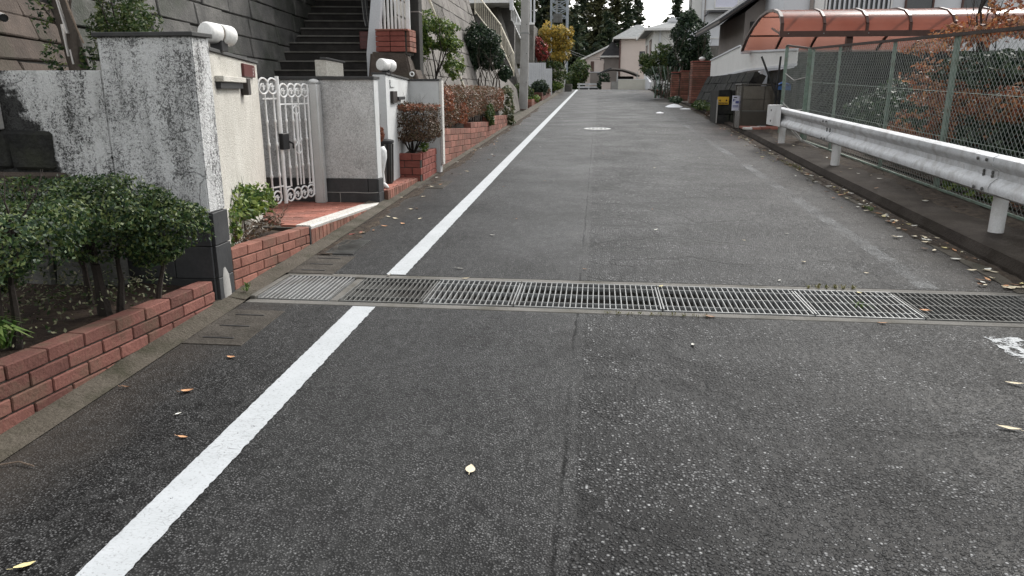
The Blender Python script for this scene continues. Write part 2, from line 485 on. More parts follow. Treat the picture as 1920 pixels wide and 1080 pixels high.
def build_materials():
    M['asphalt'] = asphalt()
    M['line'] = paint_line("white road paint", False)
    M['wornline'] = paint_line("worn road paint", True)
    M['remnant'] = paint_line("flaking road paint", True, 1)
    M['concrete'] = surf("concrete", (0.12, 0.115, 0.105), (0.19, 0.18, 0.165), 4, 0.9, 60, 0.5, 0.008, 0, (0.055, 0.05, 0.035), 2.2, 0.75)
    M['gutter'] = surf("mossy gutter concrete", (0.066, 0.056, 0.042), (0.115, 0.10, 0.08), 6, 0.9, 50, 0.9, 0.014, 0, (0.026, 0.027, 0.013), 3.2, 0.85)
    M['cover'] = surf("silted gutter cover", (0.04, 0.034, 0.028), (0.095, 0.084, 0.07), 7, 0.9, 50, 0.9, 0.012, 0, (0.026, 0.022, 0.015), 4.5, 0.85)
    M['kerb'] = surf("dark damp kerb", (0.03, 0.024, 0.02), (0.066, 0.056, 0.048), 3, 0.9, 45, 0.8, 0.014, 0, (0.022, 0.017, 0.012), 1.8, 0.85, spec=0.12)
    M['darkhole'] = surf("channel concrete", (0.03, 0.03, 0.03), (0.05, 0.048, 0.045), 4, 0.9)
    M['steel'] = surf("galvanised steel", (0.22, 0.225, 0.225), (0.31, 0.315, 0.31), 12, 0.55, 80, 0.15, 0.002, 0.08, (0.13, 0.12, 0.11), 4, 0.7, metal=0.4)
    M['steeldull'] = surf("dull silted steel", (0.12, 0.12, 0.115), (0.18, 0.18, 0.17), 10, 0.7, 80, 0.15, 0.002, 0.1, (0.06, 0.055, 0.05), 4, 0.8, metal=0.3)
    M['iron'] = surf("pale worn manhole iron", (0.42, 0.42, 0.41), (0.55, 0.55, 0.54), 8, 0.5, 50, 0.3, 0.004)
    M['brick'] = surf("red face brick", (0.20, 0.082, 0.06), (0.29, 0.132, 0.098), 9, 0.88, 40, 0.8, 0.007, 0.30, (0.10, 0.07, 0.048), 3.4, 0.7)
    M['brickdark'] = surf("dark red brick", (0.19, 0.055, 0.042), (0.26, 0.085, 0.065), 9, 0.8, 55, 0.4, 0.005, 0.15)
    M['brickmoss'] = surf("mossy brown brick", (0.145, 0.06, 0.048), (0.21, 0.09, 0.07), 9, 0.9, 40, 0.9, 0.008, 0.34, (0.075, 0.062, 0.04), 4.5, 0.8)
    M['mortar'] = surf("grey mortar", (0.045, 0.04, 0.034), (0.085, 0.078, 0.068), 6, 0.95, 60, 0.5)
    M['tile'] = surf("terracotta paver", (0.29, 0.105, 0.075), (0.37, 0.15, 0.11), 7, 0.75, 60, 0.3, 0.003, 0.25, (0.10, 0.07, 0.06), 2.0, 0.5)
    M['whitestep'] = stained("white painted nosing", (0.66, 0.64, 0.60), 0.5, (0.16, 0.13, 0.11), False, 40)
    M['blacktile'] = surf("black slate tile", (0.030, 0.031, 0.033), (0.052, 0.053, 0.056), 4, 0.55, 30, 0.3, 0.006, 0.2, (0.10, 0.10, 0.098), 2.6, 0.35, spec=0.4)
    M['cap'] = surf("dark cap slab", (0.042, 0.042, 0.042), (0.075, 0.074, 0.072), 6, 0.8, 50, 0.4, 0.005)
    M['renderA'] = stained("stained white render", (0.72, 0.72, 0.715), 0.9, cov=0.004)
    M['renderL'] = stained("blackened white render", (0.70, 0.70, 0.69), 1.0, corner=True, cov=0.02)
    M['renderB'] = stained("speckled white render", (0.70, 0.70, 0.69), 0.55, (0.15, 0.145, 0.14), False, 80, 0.06, 0.25)
    M['renderC'] = stained("cream sprayed render", (0.66, 0.64, 0.585), 0.6, (0.36, 0.335, 0.29), False, 75, 0.075, 0.1)
    M['renderD'] = surf("smooth pale render", (0.52, 0.53, 0.53), (0.62, 0.63, 0.62), 3, 0.85, 90, 0.3, 0.004, 0, (0.34, 0.33, 0.32), 2, 0.4)
    M['stone'] = surf("dark weathered wall stone", (0.075, 0.074, 0.071), (0.175, 0.168, 0.158), 3.2, 0.9, 32, 0.9, 0.016, 0.12, (0.036, 0.045, 0.03), 1.1, 0.8)
    M['stonewarm'] = surf("brown weathered wall stone", (0.05, 0.039, 0.032), (0.115, 0.088, 0.072), 3.6, 0.9, 32, 0.9, 0.016, 0.18, (0.033, 0.034, 0.022), 1.8, 0.75)
    M['stonepale'] = surf("grey brown wall stone", (0.145, 0.132, 0.12), (0.24, 0.222, 0.205), 2.2, 0.9, 28, 0.6, 0.012, 0.15, (0.06, 0.058, 0.046), 1.0, 0.7)
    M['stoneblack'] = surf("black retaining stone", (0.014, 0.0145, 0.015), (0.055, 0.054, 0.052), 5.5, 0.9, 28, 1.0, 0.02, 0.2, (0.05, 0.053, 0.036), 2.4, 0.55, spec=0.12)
    M['joint'] = surf("dark wall joint", (0.03, 0.029, 0.027), (0.05, 0.048, 0.043), 5, 0.95)
    M['step'] = surf("dark wet step", (0.014, 0.0125, 0.0115), (0.032, 0.028, 0.025), 4, 0.75, 40, 0.5, 0.006, 0.15, (0.06, 0.055, 0.05), 5, 0.4)
    M['steppale'] = surf("grey concrete step", (0.11, 0.105, 0.10), (0.18, 0.17, 0.16), 4, 0.85, 40, 0.5, 0.006, 0.1)
    M['white'] = surf("white painted metal", (0.74, 0.74, 0.73), (0.80, 0.80, 0.79), 8, 0.45, 60, 0.1, 0.002, 0, (0.45, 0.42, 0.37), 6, 0.35)
    M['cream'] = surf("aged cream paint", (0.62, 0.56, 0.44), (0.72, 0.67, 0.55), 8, 0.6, 60, 0.2, 0.003, 0.08)
    M['alu'] = surf("grey aluminium post", (0.50, 0.50, 0.49), (0.58, 0.58, 0.57), 5, 0.45, 60, 0.1, 0.002, metal=0.2)
    M['lamp'] = surf("opal lamp glass", (0.76, 0.75, 0.72), (0.80, 0.79, 0.77), 4, 0.25, 30, 0.02)
    M['black'] = surf("black plastic", (0.018, 0.018, 0.019), (0.03, 0.03, 0.031), 6, 0.45, 60, 0.1, 0.002)
    M['blackmetal'] = surf("dark bronze metal", (0.03, 0.025, 0.022), (0.05, 0.042, 0.037), 6, 0.45, 60, 0.1, 0.002)
    M['plate'] = surf("dark red nameplate", (0.10, 0.03, 0.027), (0.13, 0.04, 0.036), 9, 0.35, 60, 0.05)
    M['pale'] = surf("pale print", (0.6, 0.57, 0.54), (0.66, 0.63, 0.6), 9, 0.6, 60, 0.05)
    M['soil'] = surf("dark planter soil", (0.022, 0.014, 0.010), (0.055, 0.035, 0.025), 12, 0.95, 40, 0.9, 0.03, 0, (0.09, 0.065, 0.04), 9, 0.4)
    M['silt'] = surf("leafy brown silt", (0.022, 0.015, 0.010), (0.06, 0.043, 0.031), 14, 0.95, 60, 1.0, 0.02, 0, (0.115, 0.09, 0.062), 11, 0.6)
    M['ground'] = surf("hill ground", (0.045, 0.042, 0.03), (0.075, 0.07, 0.05), 0.7, 0.95, 8, 0.6, 0.05)
    M['bark'] = surf("grey brown bark", (0.055, 0.045, 0.036), (0.12, 0.10, 0.085), 7, 0.9, 30, 0.8, 0.012, stretch=(1, 1, 0.25))
    M['barkdark'] = surf("dark bark", (0.022, 0.018, 0.015), (0.05, 0.04, 0.034), 7, 0.9, 30, 0.8, 0.012, stretch=(1, 1, 0.25))
    M['twig'] = surf("pale dead twig", (0.16, 0.12, 0.09), (0.28, 0.22, 0.17), 20, 0.9, 60, 0.3)
    M['rail'] = surf("weathered white guardrail", (0.56, 0.57, 0.58), (0.74, 0.75, 0.76), 3.5, 0.55, 35, 0.35, 0.005, 0, (0.30, 0.285, 0.265), 6, 0.6, metal=0.1, stretch=(1, 0.35, 1))
    M['railpost'] = surf("white guardrail post", (0.72, 0.72, 0.715), (0.80, 0.80, 0.795), 6, 0.55, 50, 0.15, 0.003, 0, (0.33, 0.31, 0.28), 3, 0.5)
    M['fencegreen'] = surf("faded green fence paint", (0.15, 0.21, 0.17), (0.26, 0.33, 0.28), 14, 0.6, 60, 0.3, 0.003, 0.1, (0.12, 0.09, 0.06), 8, 0.5)
    M['wire'] = surf("faded green chain link", (0.26, 0.29, 0.265), (0.36, 0.38, 0.36), 10, 0.55, 60, 0.1)
    M['rust'] = surf("rusty dark rail", (0.035, 0.026, 0.022), (0.07, 0.05, 0.042), 10, 0.75, 50, 0.4)
    M['yellow'] = surf("yellow sign", (0.62, 0.36, 0.03), (0.68, 0.41, 0.04), 10, 0.5, 50, 0.05)
    M['paper'] = surf("pale notice", (0.58, 0.58, 0.68), (0.64, 0.64, 0.72), 10, 0.6, 50, 0.05)
    M['inkholeblack'] = surf("black print and hole fill", (0.02, 0.02, 0.02), (0.03, 0.03, 0.03), 10, 0.6, 50, 0.05)  # print, and the darkness put into slots and holes
    M['inkblue'] = surf("blue print", (0.08, 0.09, 0.25), (0.10, 0.11, 0.30), 10, 0.6, 50, 0.05)
    M['boxdark'] = surf("dark brown metal panel", (0.026, 0.021, 0.015), (0.046, 0.038, 0.028), 3, 0.35, 30, 0.1, 0.003, 0, spec=0.5)
    M['boxpane'] = surf("smoky acrylic panel", (0.06, 0.052, 0.042), (0.11, 0.095, 0.078), 2.5, 0.22, 20, 0.05, 0.003, 0.15, spec=0.6)
    M['blue'] = surf("blue plastic sheet", (0.03, 0.10, 0.30), (0.05, 0.16, 0.42), 6, 0.4, 30, 0.3)
    M['brownframe'] = surf("brown aluminium frame", (0.05, 0.022, 0.016), (0.075, 0.035, 0.026), 6, 0.4, 50, 0.1)
    M['houseW'] = surf("white house siding", (0.60, 0.61, 0.63), (0.66, 0.67, 0.69), 1.2, 0.8, 30, 0.2, 0.004, 0, (0.48, 0.49, 0.50), 0.8, 0.4)
    M['houseW2'] = surf("off white house wall", (0.68, 0.675, 0.65), (0.76, 0.75, 0.73), 1.2, 0.8, 30, 0.2, 0.004)
    M['houseP'] = surf("dusty pink house wall", (0.62, 0.53, 0.485), (0.70, 0.61, 0.56), 1.0, 0.85, 30, 0.2, 0.004)
    M['houseG'] = surf("grey brown house wall", (0.24, 0.215, 0.20), (0.30, 0.27, 0.25), 1.4, 0.85, 30, 0.2, 0.004)
    M['roof'] = surf("grey roof slate", (0.19, 0.20, 0.20), (0.30, 0.31, 0.31), 3, 0.7, 30, 0.4, 0.01, 0.1)
    M['rooftile'] = surf("dark roof slate", (0.045, 0.045, 0.05), (0.075, 0.075, 0.08), 3, 0.6, 30, 0.4, 0.01, 0.1)
    M['glass'] = surf("dark window glass", (0.03, 0.035, 0.04), (0.05, 0.055, 0.06), 2, 0.12, 20, 0.02, 0.002, spec=0.6)
    M['trim'] = surf("brown window trim", (0.09, 0.05, 0.042), (0.12, 0.07, 0.06), 6, 0.6, 50, 0.05)
    M['beige'] = surf("beige garden wall", (0.56, 0.54, 0.47), (0.64, 0.62, 0.55), 2, 0.85, 40, 0.2, 0.004)
    M['pole'] = surf("concrete utility pole", (0.33, 0.32, 0.305), (0.42, 0.41, 0.39), 3, 0.85, 40, 0.2, 0.004, 0, (0.25, 0.24, 0.22), 2.5, 0.5)
    M['tower'] = surf("grey lattice steel", (0.26, 0.29, 0.32), (0.34, 0.37, 0.40), 3, 0.5, 30, 0.1)
    M['paperwhite'] = surf("white plastic bag", (0.74, 0.75, 0.78), (0.80, 0.80, 0.82), 5, 0.5, 25, 0.6, 0.02)
    t = NT("orange polycarbonate")
    t.col(t.mix(t.ramp(t.noise(1.1, 5), (0.35, 0.0), (0.65, 1.0)), (0.25, 0.088, 0.06), (0.35, 0.15, 0.11)))
    t.fin(0.22, None, 0, 0.5)
    tr = t.n("ShaderNodeBsdfTransparent"); tr.inputs[0].default_value = (0.8, 0.47, 0.39, 1)
    tl = t.n("ShaderNodeBsdfTranslucent"); tl.inputs[0].default_value = (0.50, 0.22, 0.16, 1)
    m1 = t.n("ShaderNodeMixShader"); m1.inputs[0].default_value = 0.45
    t.l(t.b.outputs[0], m1.inputs[1]); t.l(tl.outputs[0], m1.inputs[2])
    m2 = t.n("ShaderNodeMixShader"); m2.inputs[0].default_value = 0.30
    t.l(m1.outputs[0], m2.inputs[1]); t.l(tr.outputs[0], m2.inputs[2]); t.l(m2.outputs[0], t.out.inputs[0])
    M['poly'] = t.m
    M['leafhedge'] = leafmat("dark hedge leaf", (0.010, 0.028, 0.011), (0.025, 0.058, 0.018), (0.06, 0.105, 0.03), (0.13, 0.16, 0.05))
    M['leafbright'] = leafmat("fresh green leaf", (0.035, 0.075, 0.014), (0.08, 0.145, 0.024), (0.15, 0.22, 0.04), (0.24, 0.29, 0.065))
    M['leafmid'] = leafmat("mid green leaf", (0.025, 0.055, 0.016), (0.05, 0.09, 0.024), (0.085, 0.125, 0.035), (0.13, 0.15, 0.05))
    M['leafdark'] = leafmat("glossy dark leaf", (0.008, 0.022, 0.012), (0.015, 0.038, 0.018), (0.03, 0.058, 0.026), (0.07, 0.10, 0.055))
    M['leafred'] = leafmat("russet hedge leaf", (0.10, 0.055, 0.038), (0.19, 0.09, 0.058), (0.28, 0.125, 0.07), (0.20, 0.14, 0.10), (0.12, 0.105, 0.055), (0.25, 0.19, 0.15))
    M['leafredtop'] = leafmat("rusty red leaf", (0.20, 0.06, 0.035), (0.30, 0.10, 0.05), (0.38, 0.14, 0.06), (0.19, 0.075, 0.05))
    M['leafdull'] = leafmat("dull brown leaf", (0.07, 0.045, 0.032), (0.11, 0.07, 0.045), (0.15, 0.085, 0.055), (0.085, 0.07, 0.035))
    M['leafmaple'] = leafmat("orange red leaf", (0.24, 0.065, 0.03), (0.34, 0.12, 0.05), (0.46, 0.22, 0.10), (0.26, 0.14, 0.08), (0.12, 0.045, 0.03), trans=0.4)
    M['leafyellow'] = leafmat("yellow autumn leaf", (0.42, 0.27, 0.04), (0.55, 0.36, 0.06), (0.62, 0.44, 0.10), (0.36, 0.27, 0.06), (0.25, 0.22, 0.06))
    M['leafcrimson'] = leafmat("crimson leaf", (0.34, 0.05, 0.045), (0.42, 0.085, 0.07), (0.26, 0.05, 0.05))
    M['needle'] = leafmat("dark cedar needle", (0.02, 0.038, 0.024), (0.038, 0.06, 0.035), (0.065, 0.088, 0.048), (0.11, 0.125, 0.07), trans=0.15)
    M['needle2'] = leafmat("brownish cedar needle", (0.04, 0.044, 0.024), (0.075, 0.08, 0.038), (0.115, 0.12, 0.055), (0.15, 0.145, 0.07), trans=0.15)
    M['ivy'] = leafmat("variegated ground leaf", (0.025, 0.05, 0.016), (0.06, 0.085, 0.03), (0.20, 0.20, 0.12), (0.32, 0.30, 0.20), (0.05, 0.07, 0.02))
    M['grass'] = leafmat("grass blade", (0.05, 0.11, 0.02), (0.10, 0.18, 0.035), (0.16, 0.22, 0.06))
    M['drygrass'] = leafmat("dry weed blade", (0.14, 0.13, 0.05), (0.22, 0.19, 0.09), (0.12, 0.13, 0.04))
    for nm, a, b in (('lf_pale', (0.66, 0.56, 0.38), (0.78, 0.70, 0.54)), ('lf_orange', (0.55, 0.26, 0.13), (0.66, 0.38, 0.20)), ('lf_yellow', (0.62, 0.53, 0.24), (0.70, 0.62, 0.34)),
                     ('lf_white', (0.72, 0.70, 0.62), (0.80, 0.78, 0.72)), ('lf_brown', (0.20, 0.11, 0.065), (0.30, 0.18, 0.11)), ('lf_red', (0.34, 0.09, 0.08), (0.45, 0.16, 0.14))):
        M[nm] = surf("fallen leaf " + nm[3:], a, b, 30, 0.7, 120, 0.3, 0.002, 0.1)
build_materials()

# ------------------------------------------------------------------ foliage builders
def foliage(name, blobs, n, size, m, parent, seed=1, shell=0.55, p=2.0, lump=0.35, asp=0.55, up=0.25, gap=0.0, flat=0.0):
    """leaf faces spread through ellipsoid volumes (cx,cy,cz,rx,ry,rz): each leaf is a folded four-corner blade"""
    rng = np.random.default_rng(seed)
    bl = np.array(blobs, float)
    vol = (bl[:, 3] * bl[:, 4] * bl[:, 5]) ** 0.75
    N = int(n * (1.0 + gap))
    bi = rng.choice(len(bl), N, p=vol / vol.sum())
    d = rng.normal(size=(N, 3)); d /= np.linalg.norm(d, axis=1)[:, None]
    if p != 2.0:
        q = d / (np.abs(d) ** p).sum(1)[:, None] ** (1 / p)
    else:
        q = d
    r = rng.random(N) ** (1 / 3.0)
    r = shell * (0.82 + 0.2 * rng.random(N)) + (1 - shell) * r
    ph = rng.random(6) * 6
    k = 5.0
    wob = np.sin(q[:, 0] * k + ph[0] + bi * 1.7) + np.sin(q[:, 1] * k * 1.3 + ph[1] + bi) + np.sin(q[:, 2] * k * 1.1 + ph[2] + bi * .6) + 0.7 * np.sin(q[:, 0] * 11 + q[:, 2] * 9 + ph[3])
    r = r * (1 + lump * 0.22 * wob)
    c = bl[bi, :3] + q * r[:, None] * bl[bi, 3:6]
    if gap > 0:
        s = bl[:, 3:6].mean()
        f = np.sin(c[:, 0] * 4.1 / s + ph[4]) + np.sin(c[:, 1] * 3.7 / s + ph[5]) + np.sin(c[:, 2] * 5.3 / s + ph[0]) + np.sin((c[:, 0] + c[:, 2]) * 7.3 / s)
        keep = np.argsort(-f + rng.normal(size=N) * 0.6)[:n]
        c = c[keep]; q = q[keep]; N = len(keep)
    nrm = q * 0.5 + rng.normal(size=(N, 3)) * 0.55 + np.array([0, 0, up])
    if flat: nrm = nrm * (1 - flat) + np.array([0, 0, flat])
    nrm /= np.linalg.norm(nrm, axis=1)[:, None]
    t = np.cross(nrm, rng.normal(size=(N, 3))); t /= np.linalg.norm(t, axis=1)[:, None]
    b = np.cross(nrm, t)
    s = size * (0.6 + 0.8 * rng.random(N))[:, None]
    w = s * asp
    fold = s * 0.18
    v = np.stack([c - t * s, c + b * w - nrm * fold, c + t * s, c - b * w - nrm * fold], 1).reshape(-1, 3)
    return leaf_mesh(name, v, N, m, parent)

def leaf_mesh(name, v, N, m, parent, kind=None):
    o3 = org(parent)
    v = v - np.array(o3)
    me = bpy.data.meshes.new(name)
    me.vertices.add(N * 4); me.vertices.foreach_set("co", v.astype(np.float32).ravel())
    me.loops.add(N * 4); me.loops.foreach_set("vertex_index", np.arange(N * 4, dtype=np.int32))
    me.polygons.add(N); me.polygons.foreach_set("loop_start", np.arange(0, N * 4, 4, dtype=np.int32))
    me.update(); me.validate()
    me.materials.append(m)
    return mesh_obj(name, me, None, parent, kind)

def blades(name, spots, n, h, m, parent=None, seed=1, spread=0.12, kind=None, wid=0.012):
    """tufts of arching blades"""
    rng = np.random.default_rng(seed)
    vs = []
    for sx, sy, sz in spots:
        for i in range(n):
            a = rng.random() * 6.283; L = h * (0.5 + 0.7 * rng.random()); r0 = spread * 0.3 * rng.random()
            b = np.array([sx + math.cos(a) * r0, sy + math.sin(a) * r0, sz])
            dirv = np.array([math.cos(a), math.sin(a), 0]); lean = 0.3 + 0.8 * rng.random()
            side = np.array([-dirv[1], dirv[0], 0]) * wid * (0.6 + 0.6 * rng.random())
            mid = b + dirv * L * 0.4 * lean + np.array([0, 0, L * 0.75]); tip = b + dirv * L * lean + np.array([0, 0, L * (0.75 - 0.3 * lean)])
            vs += [b - side * .6, b + side * .6, mid + side, mid - side, mid - side, mid + side, tip + side * .1, tip - side * .1]
    v = np.array(vs)
    return leaf_mesh(name, v, len(v) // 4, m, parent, kind)

def grow(mb, p, d, L, r, depth, rng, n=5, spread=0.6, up=0.12, kids=(2, 3), shrink=0.72):
    """a limb that wanders and forks"""
    p = Vector(p); d = Vector(d).normalized()
    pts = [p.copy()]; rs = [r]
    for i in range(3):
        d = (d + Vector((rng.uniform(-1, 1), rng.uniform(-1, 1), rng.uniform(-.6, 1))) * 0.16 + Vector((0, 0, up * .4))).normalized()
        p = p + d * (L / 3); pts.append(p.copy()); rs.append(r * (1 - 0.45 * (i + 1) / 3))
    mb.tube(pts, rs, n)
    if depth > 0:
        for k in range(rng.randint(*kids)):
            a = Vector((rng.uniform(-1, 1), rng.uniform(-1, 1), rng.uniform(-.5, .8))).normalized()
            nd = (d + a * spread + Vector((0, 0, up))).normalized()
            q = pts[rng.choice((2, 3, 3))]
            grow(mb, q, nd, L * shrink * rng.uniform(.75, 1.15), rs[-1] * 0.8, depth - 1, rng, max(3, n - 1), spread, up, kids, shrink)

# ------------------------------------------------------------------ ground, road, hill
def strip(name, m, fx0, fx1, ys, dz, parent=None, kind='structure', fz=None, skirt=0.0):
    """a sheet that follows the road: x from fx0(y) to fx1(y)"""
    mb = MB(); vs = []; fs = []
    for y in ys:
        for k in range(2):
            x = (fx0(y), fx1(y))[k]
            vs.append((x, y, zr(y) + (dz if fz is None else fz(x, y))))
    for i in range(len(ys) - 1):
        fs.append((2 * i, 2 * i + 1, 2 * i + 3, 2 * i + 2))
    mb.add(vs, fs)
    return obj(name, mb, m, parent, kind=kind)

YS = [4.0 + .0] 
def yr(a, b, st):
    n = max(1, int(round((b - a) / st)))
    return [a + (b - a) * i / n for i in range(n + 1)]
def xr_edge(y):
    return float(np.interp(y, [-6, 5.4, 7.3, 11.5, 17.2, 29.3, 55, 120], [3.18, 3.18, 3.2, 3.26, 3.42, 3.66, 3.55, 3.4]))
def xl_edge(y):
    return -2.38

g = MB(); vs = []; fs = []
gx = [-400, -120, -50, -22, -10, -5.2, -2.6, 3.9, 5, 9, 20, 60, 140, 400]
gy = [-60, -10, 0, 4.45, 5.45, 10, 20, 30, 40, 48, 54, 57, 60, 67, 75, 92, 110, 180, 400, 800]
def gz(x, y):
    z = zr(y) - 0.16
    if 4.4 < y < 5.5: z -= 0.75 if -3 < x < 4.2 else 0
    if x < -5.0: z += min(6.0, (-5.0 - x) * 0.45)
    if y > 150: z = -2.0
    return z
for y in gy:
    for x in gx: vs.append((x, y, gz(x, y)))
for j in range(len(gy) - 1):
    for i in range(len(gx) - 1):
        a = j * len(gx) + i
        fs.append((a, a + 1, a + 1 + len(gx), a + len(gx)))
g.add(vs, fs)
obj("ground", g, M['ground'], kind='structure')

D0, D1 = 4.70, 5.30           # the cross drain
strip("road", M['asphalt'], lambda y: -2.40, xr_edge, yr(-6, D0 - .09, .6), 0.0)
strip("road", M['asphalt'], lambda y: -2.40, xr_edge, yr(D1 + .09, 54, 1.2) + yr(54.5, 120, 2.5), 0.0)

def jag_line(name, x0, x1, y0, y1, m, seed, st, jl, jr):
    rnd = random.Random(seed); mb = MB(); vs = []; fs = []
    ys = yr(y0, y1, st)
    for y in ys:
        vs += [(x0 + rnd.uniform(-jl, jl), y, zr(y) + .004), (x1 + rnd.uniform(-jr, jr), y, zr(y) + .004)]
    for i in range(len(ys) - 1): fs.append((2 * i, 2 * i + 1, 2 * i + 3, 2 * i + 2))
    mb.add(vs, fs)
    return obj(name, mb, m, kind='structure')
jag_line("white_edge_line", -1.590, -1.435, 0.9, D0 - .10, M['line'], 1, .02, .002, .004)
jag_line("white_edge_line", -1.585, -1.435, D1 + .10, 56, M['line'], 2, .03, .002, .004)
jag_line("worn_edge_line", 2.33, 2.47, 1.5, 3.74, M['wornline'], 3, .05, .012, .012)
jag_line("worn_edge_line", 2.33, 2.47, D1 + .12, 40, M['wornline'], 4, .08, .012, .012)

jag_line("paint_remnant", 2.30, 2.50, 3.75, 4.42, M['remnant'], 5, .03, .012, .012)
# left gutter kerb: a low mossy concrete lip under the brick walls
strip("gutter", M['gutter'], lambda y: -2.62, lambda y: -2.36, yr(-4, D0 - .06, .3), 0, fz=lambda x, y: 0.052 if x < -2.5 else 0.006)
strip("gutter", M['gutter'], lambda y: -2.62, lambda y: -2.36, yr(D0 - .06, D1 + .06, .2), 0, fz=lambda x, y: 0.050 if x < -2.5 else 0.012)
strip("gutter", M['gutter'], lambda y: -2.62, lambda y: -2.36, yr(D1 + .06, 56, .8), 0, fz=lambda x, y: 0.052 if x < -2.5 else 0.006)
# right kerb: silted channel then a dark upstand and a concrete verge to the fence
def rkerb():
    top = lambda y: 0.11
    mb = MB(); vs = []; fs = []
    ys = yr(-6, 19.5, .8)
    n = 5
    for y in ys:
        x = xr_edge(y); z = zr(y)
        vs += [(x - .02, y, z - .05), (x - .015, y, z + .035), (x + .025, y, z + top(y)), (x + .18, y, z + top(y) + .01), (4.25, y, z + top(y) + .015)]
    for i in range(len(ys) - 1):
        for k in range(n - 1):
            a = i * n + k
            fs.append((a, a + 1, a + 1 + n, a + n))
    mb.add(vs, fs)
    obj("kerb", mb, M['kerb'], kind='structure')
    mb = MB(); vs = []; fs = []
    ys = yr(19.5, 56, 1.5)
    for y in ys:
        x = xr_edge(y); z = zr(y)
        vs += [(x - .02, y, z - .05), (x - .01, y, z + .06), (x + .12, y, z + .085), (x + .16, y, z + .03), (9.0, y, z + .05)]
    for i in range(len(ys) - 1):
        for k in range(n - 1):
            a = i * n + k
            fs.append((a, a + 1, a + 1 + n, a + n))
    mb.add(vs, fs)
    obj("kerb", mb, M['kerb'], kind='structure')
rkerb()
strip("gutter", M['gutter'], lambda y: xr_edge(y) - .22, lambda y: xr_edge(y) - .005, yr(D1 + .06, 40, 1.0), .005)
strip("gutter", M['gutter'], lambda y: xr_edge(y) - .22, lambda y: xr_edge(y) - .005, yr(-6, D0 - .06, .6), .005)

def ragged(name, m, x0, x1, ys, base, h, seed, label, cat):
    rnd = random.Random(seed); mb = MB(); vs = []; fs = []; n = 6
    for y in ys:
        a = x0(y) + rnd.uniform(-.05, .05); b = x1(y) + rnd.uniform(-.02, .02)
        for k in range(n):
            s = k / (n - 1)
            vs.append((a + (b - a) * s, y, zr(y) + base + h * math.sin(math.pi * min(1, .15 + s * .85)) * rnd.uniform(.3, 1.2) - (.012 if k == 0 else 0)))
    for i in range(len(ys) - 1):
        for k in range(n - 1):
            q = i * n + k; fs.append((q, q + 1, q + 1 + n, q + n))
    mb.add(vs, fs)
    return tag(obj(name, mb, m, kind='stuff', smooth=True), label, cat)
ragged("soil_drift", M['silt'], lambda y: 3.72 - .1 * math.sin(y * 1.7), lambda y: 4.2, yr(-2, 18, .16), .122, .03, 3, "brown soil and litter drifted along the foot of the chain link fence", "soil")
ragged("silt_drift", M['silt'], lambda y: xr_edge(y) - .17 + .05 * math.sin(y * 2.3), lambda y: xr_edge(y) - .012, yr(5.5, 30, .14), .004, .022, 4, "brown silt drifted against the right kerb", "silt")
ragged("silt_drift", M['silt'], lambda y: -2.22 + .05 * math.sin(y * 2.1), lambda y: -2.37, yr(5.95, 30, .14), .001, .010, 5, "thin brown silt along the left gutter", "silt")
# soil behind the left frontage and behind the fence
def sheet(name, m, pts, parent=None, kind='structure'):
    mb = MB(); mb.add(pts, [tuple(range(len(pts)))]); return obj(name, mb, m, parent, kind=kind)

# ------------------------------------------------------------------ cross drain and its grates
t_ch = tag(None or bpy.data.objects.new("drain_channel", None), "concrete drain channel crossing the road under the steel grates", "drain channel")
COL.objects.link(t_ch); ORG[t_ch.name] = Vector((0, 0, 0))
mb = MB()
zc = zr(5.0)
mb.box(-2.36, 3.16, D0 - .09, D0 + .0, zc - .55, zr(D0) + .001); obj("edge_beam", mb, M['concrete'], t_ch, bevel=.008)
mb = MB(); mb.box(-2.36, 3.16, D1 + .0, D1 + .09, zc - .55, zr(D1) + .002)
obj("edge_beam", mb, M['concrete'], t_ch, bevel=.008)
mb = MB(); mb.box(-2.36, 3.16, D0, D1, zc - .56, zc - .50)
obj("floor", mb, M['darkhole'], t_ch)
for a_, b_, c_ in ((-2.36, -2.32, .015), (-1.79, -1.735, -.003), (2.95, 3.16, .002)):
    mb = MB(); mb.box(a_, b_, D0, D1, zc - .5, zc + c_); obj("cross_beam", mb, M['concrete'], t_ch, bevel=.005)

GR = "steel grates across the road drain"
def grate(x0, x1, ncross, label, mat='steel', longbars=3, w=.0035, fr=.012):
    zt = zc + .006
    t = thing("drain_grate", label, "drain grate", ((x0 + x1) / 2, 5.0, zt - .03), GR)
    y0, y1 = D0 + .006, D1 - .006
    mb = MB()
    for a, b, c, d in ((x0, x1, y0, y0 + fr), (x0, x1, y1 - fr, y1), (x0, x0 + fr * .7, y0 + fr, y1 - fr), (x1 - fr * .7, x1, y0 + fr, y1 - fr)):
        mb.box(a, b, c, d, zr((c + d) / 2) - .035, zr((c + d) / 2) + .006)
    obj("frame", mb, M[mat], t)
    sl = (zr(y1) - zr(y0)) / (y1 - y0)
    ax = ((0, 1, sl), (-1, 0, 0), (0, -sl, 1))
    L = y1 - y0 - 2 * fr
    for i in range(ncross):
        x = x0 + fr + (x1 - x0 - 2 * fr) * (i + .5) / ncross
        piece("cross_bar", (L, w * 2, .034), (x, 5.0, zc - .012), M[mat], t, ax, 0, .001)
    for k in range(longbars):
        y = y0 + fr + L * (k + .5) / longbars if longbars > 2 else y0 + L * (k + 1) / (longbars + 1)
        piece("long_bar", (x1 - x0 - 2 * fr, w * 2.0, .030), ((x0 + x1) / 2, y, zr(y) - .0095), M[mat], t, None, 0, .001)
grate(-2.31, -1.80, 15, "short closely barred pale grate set in concrete at the left end of the drain", 'steel', 0, .006, .008)
grate(-1.725, -1.15, 16, "dull silted grate between the closely barred end grate and the white line break", 'steeldull')
grate(-1.14, -.53, 15, "bright narrow grate just right of the white line", 'steel')
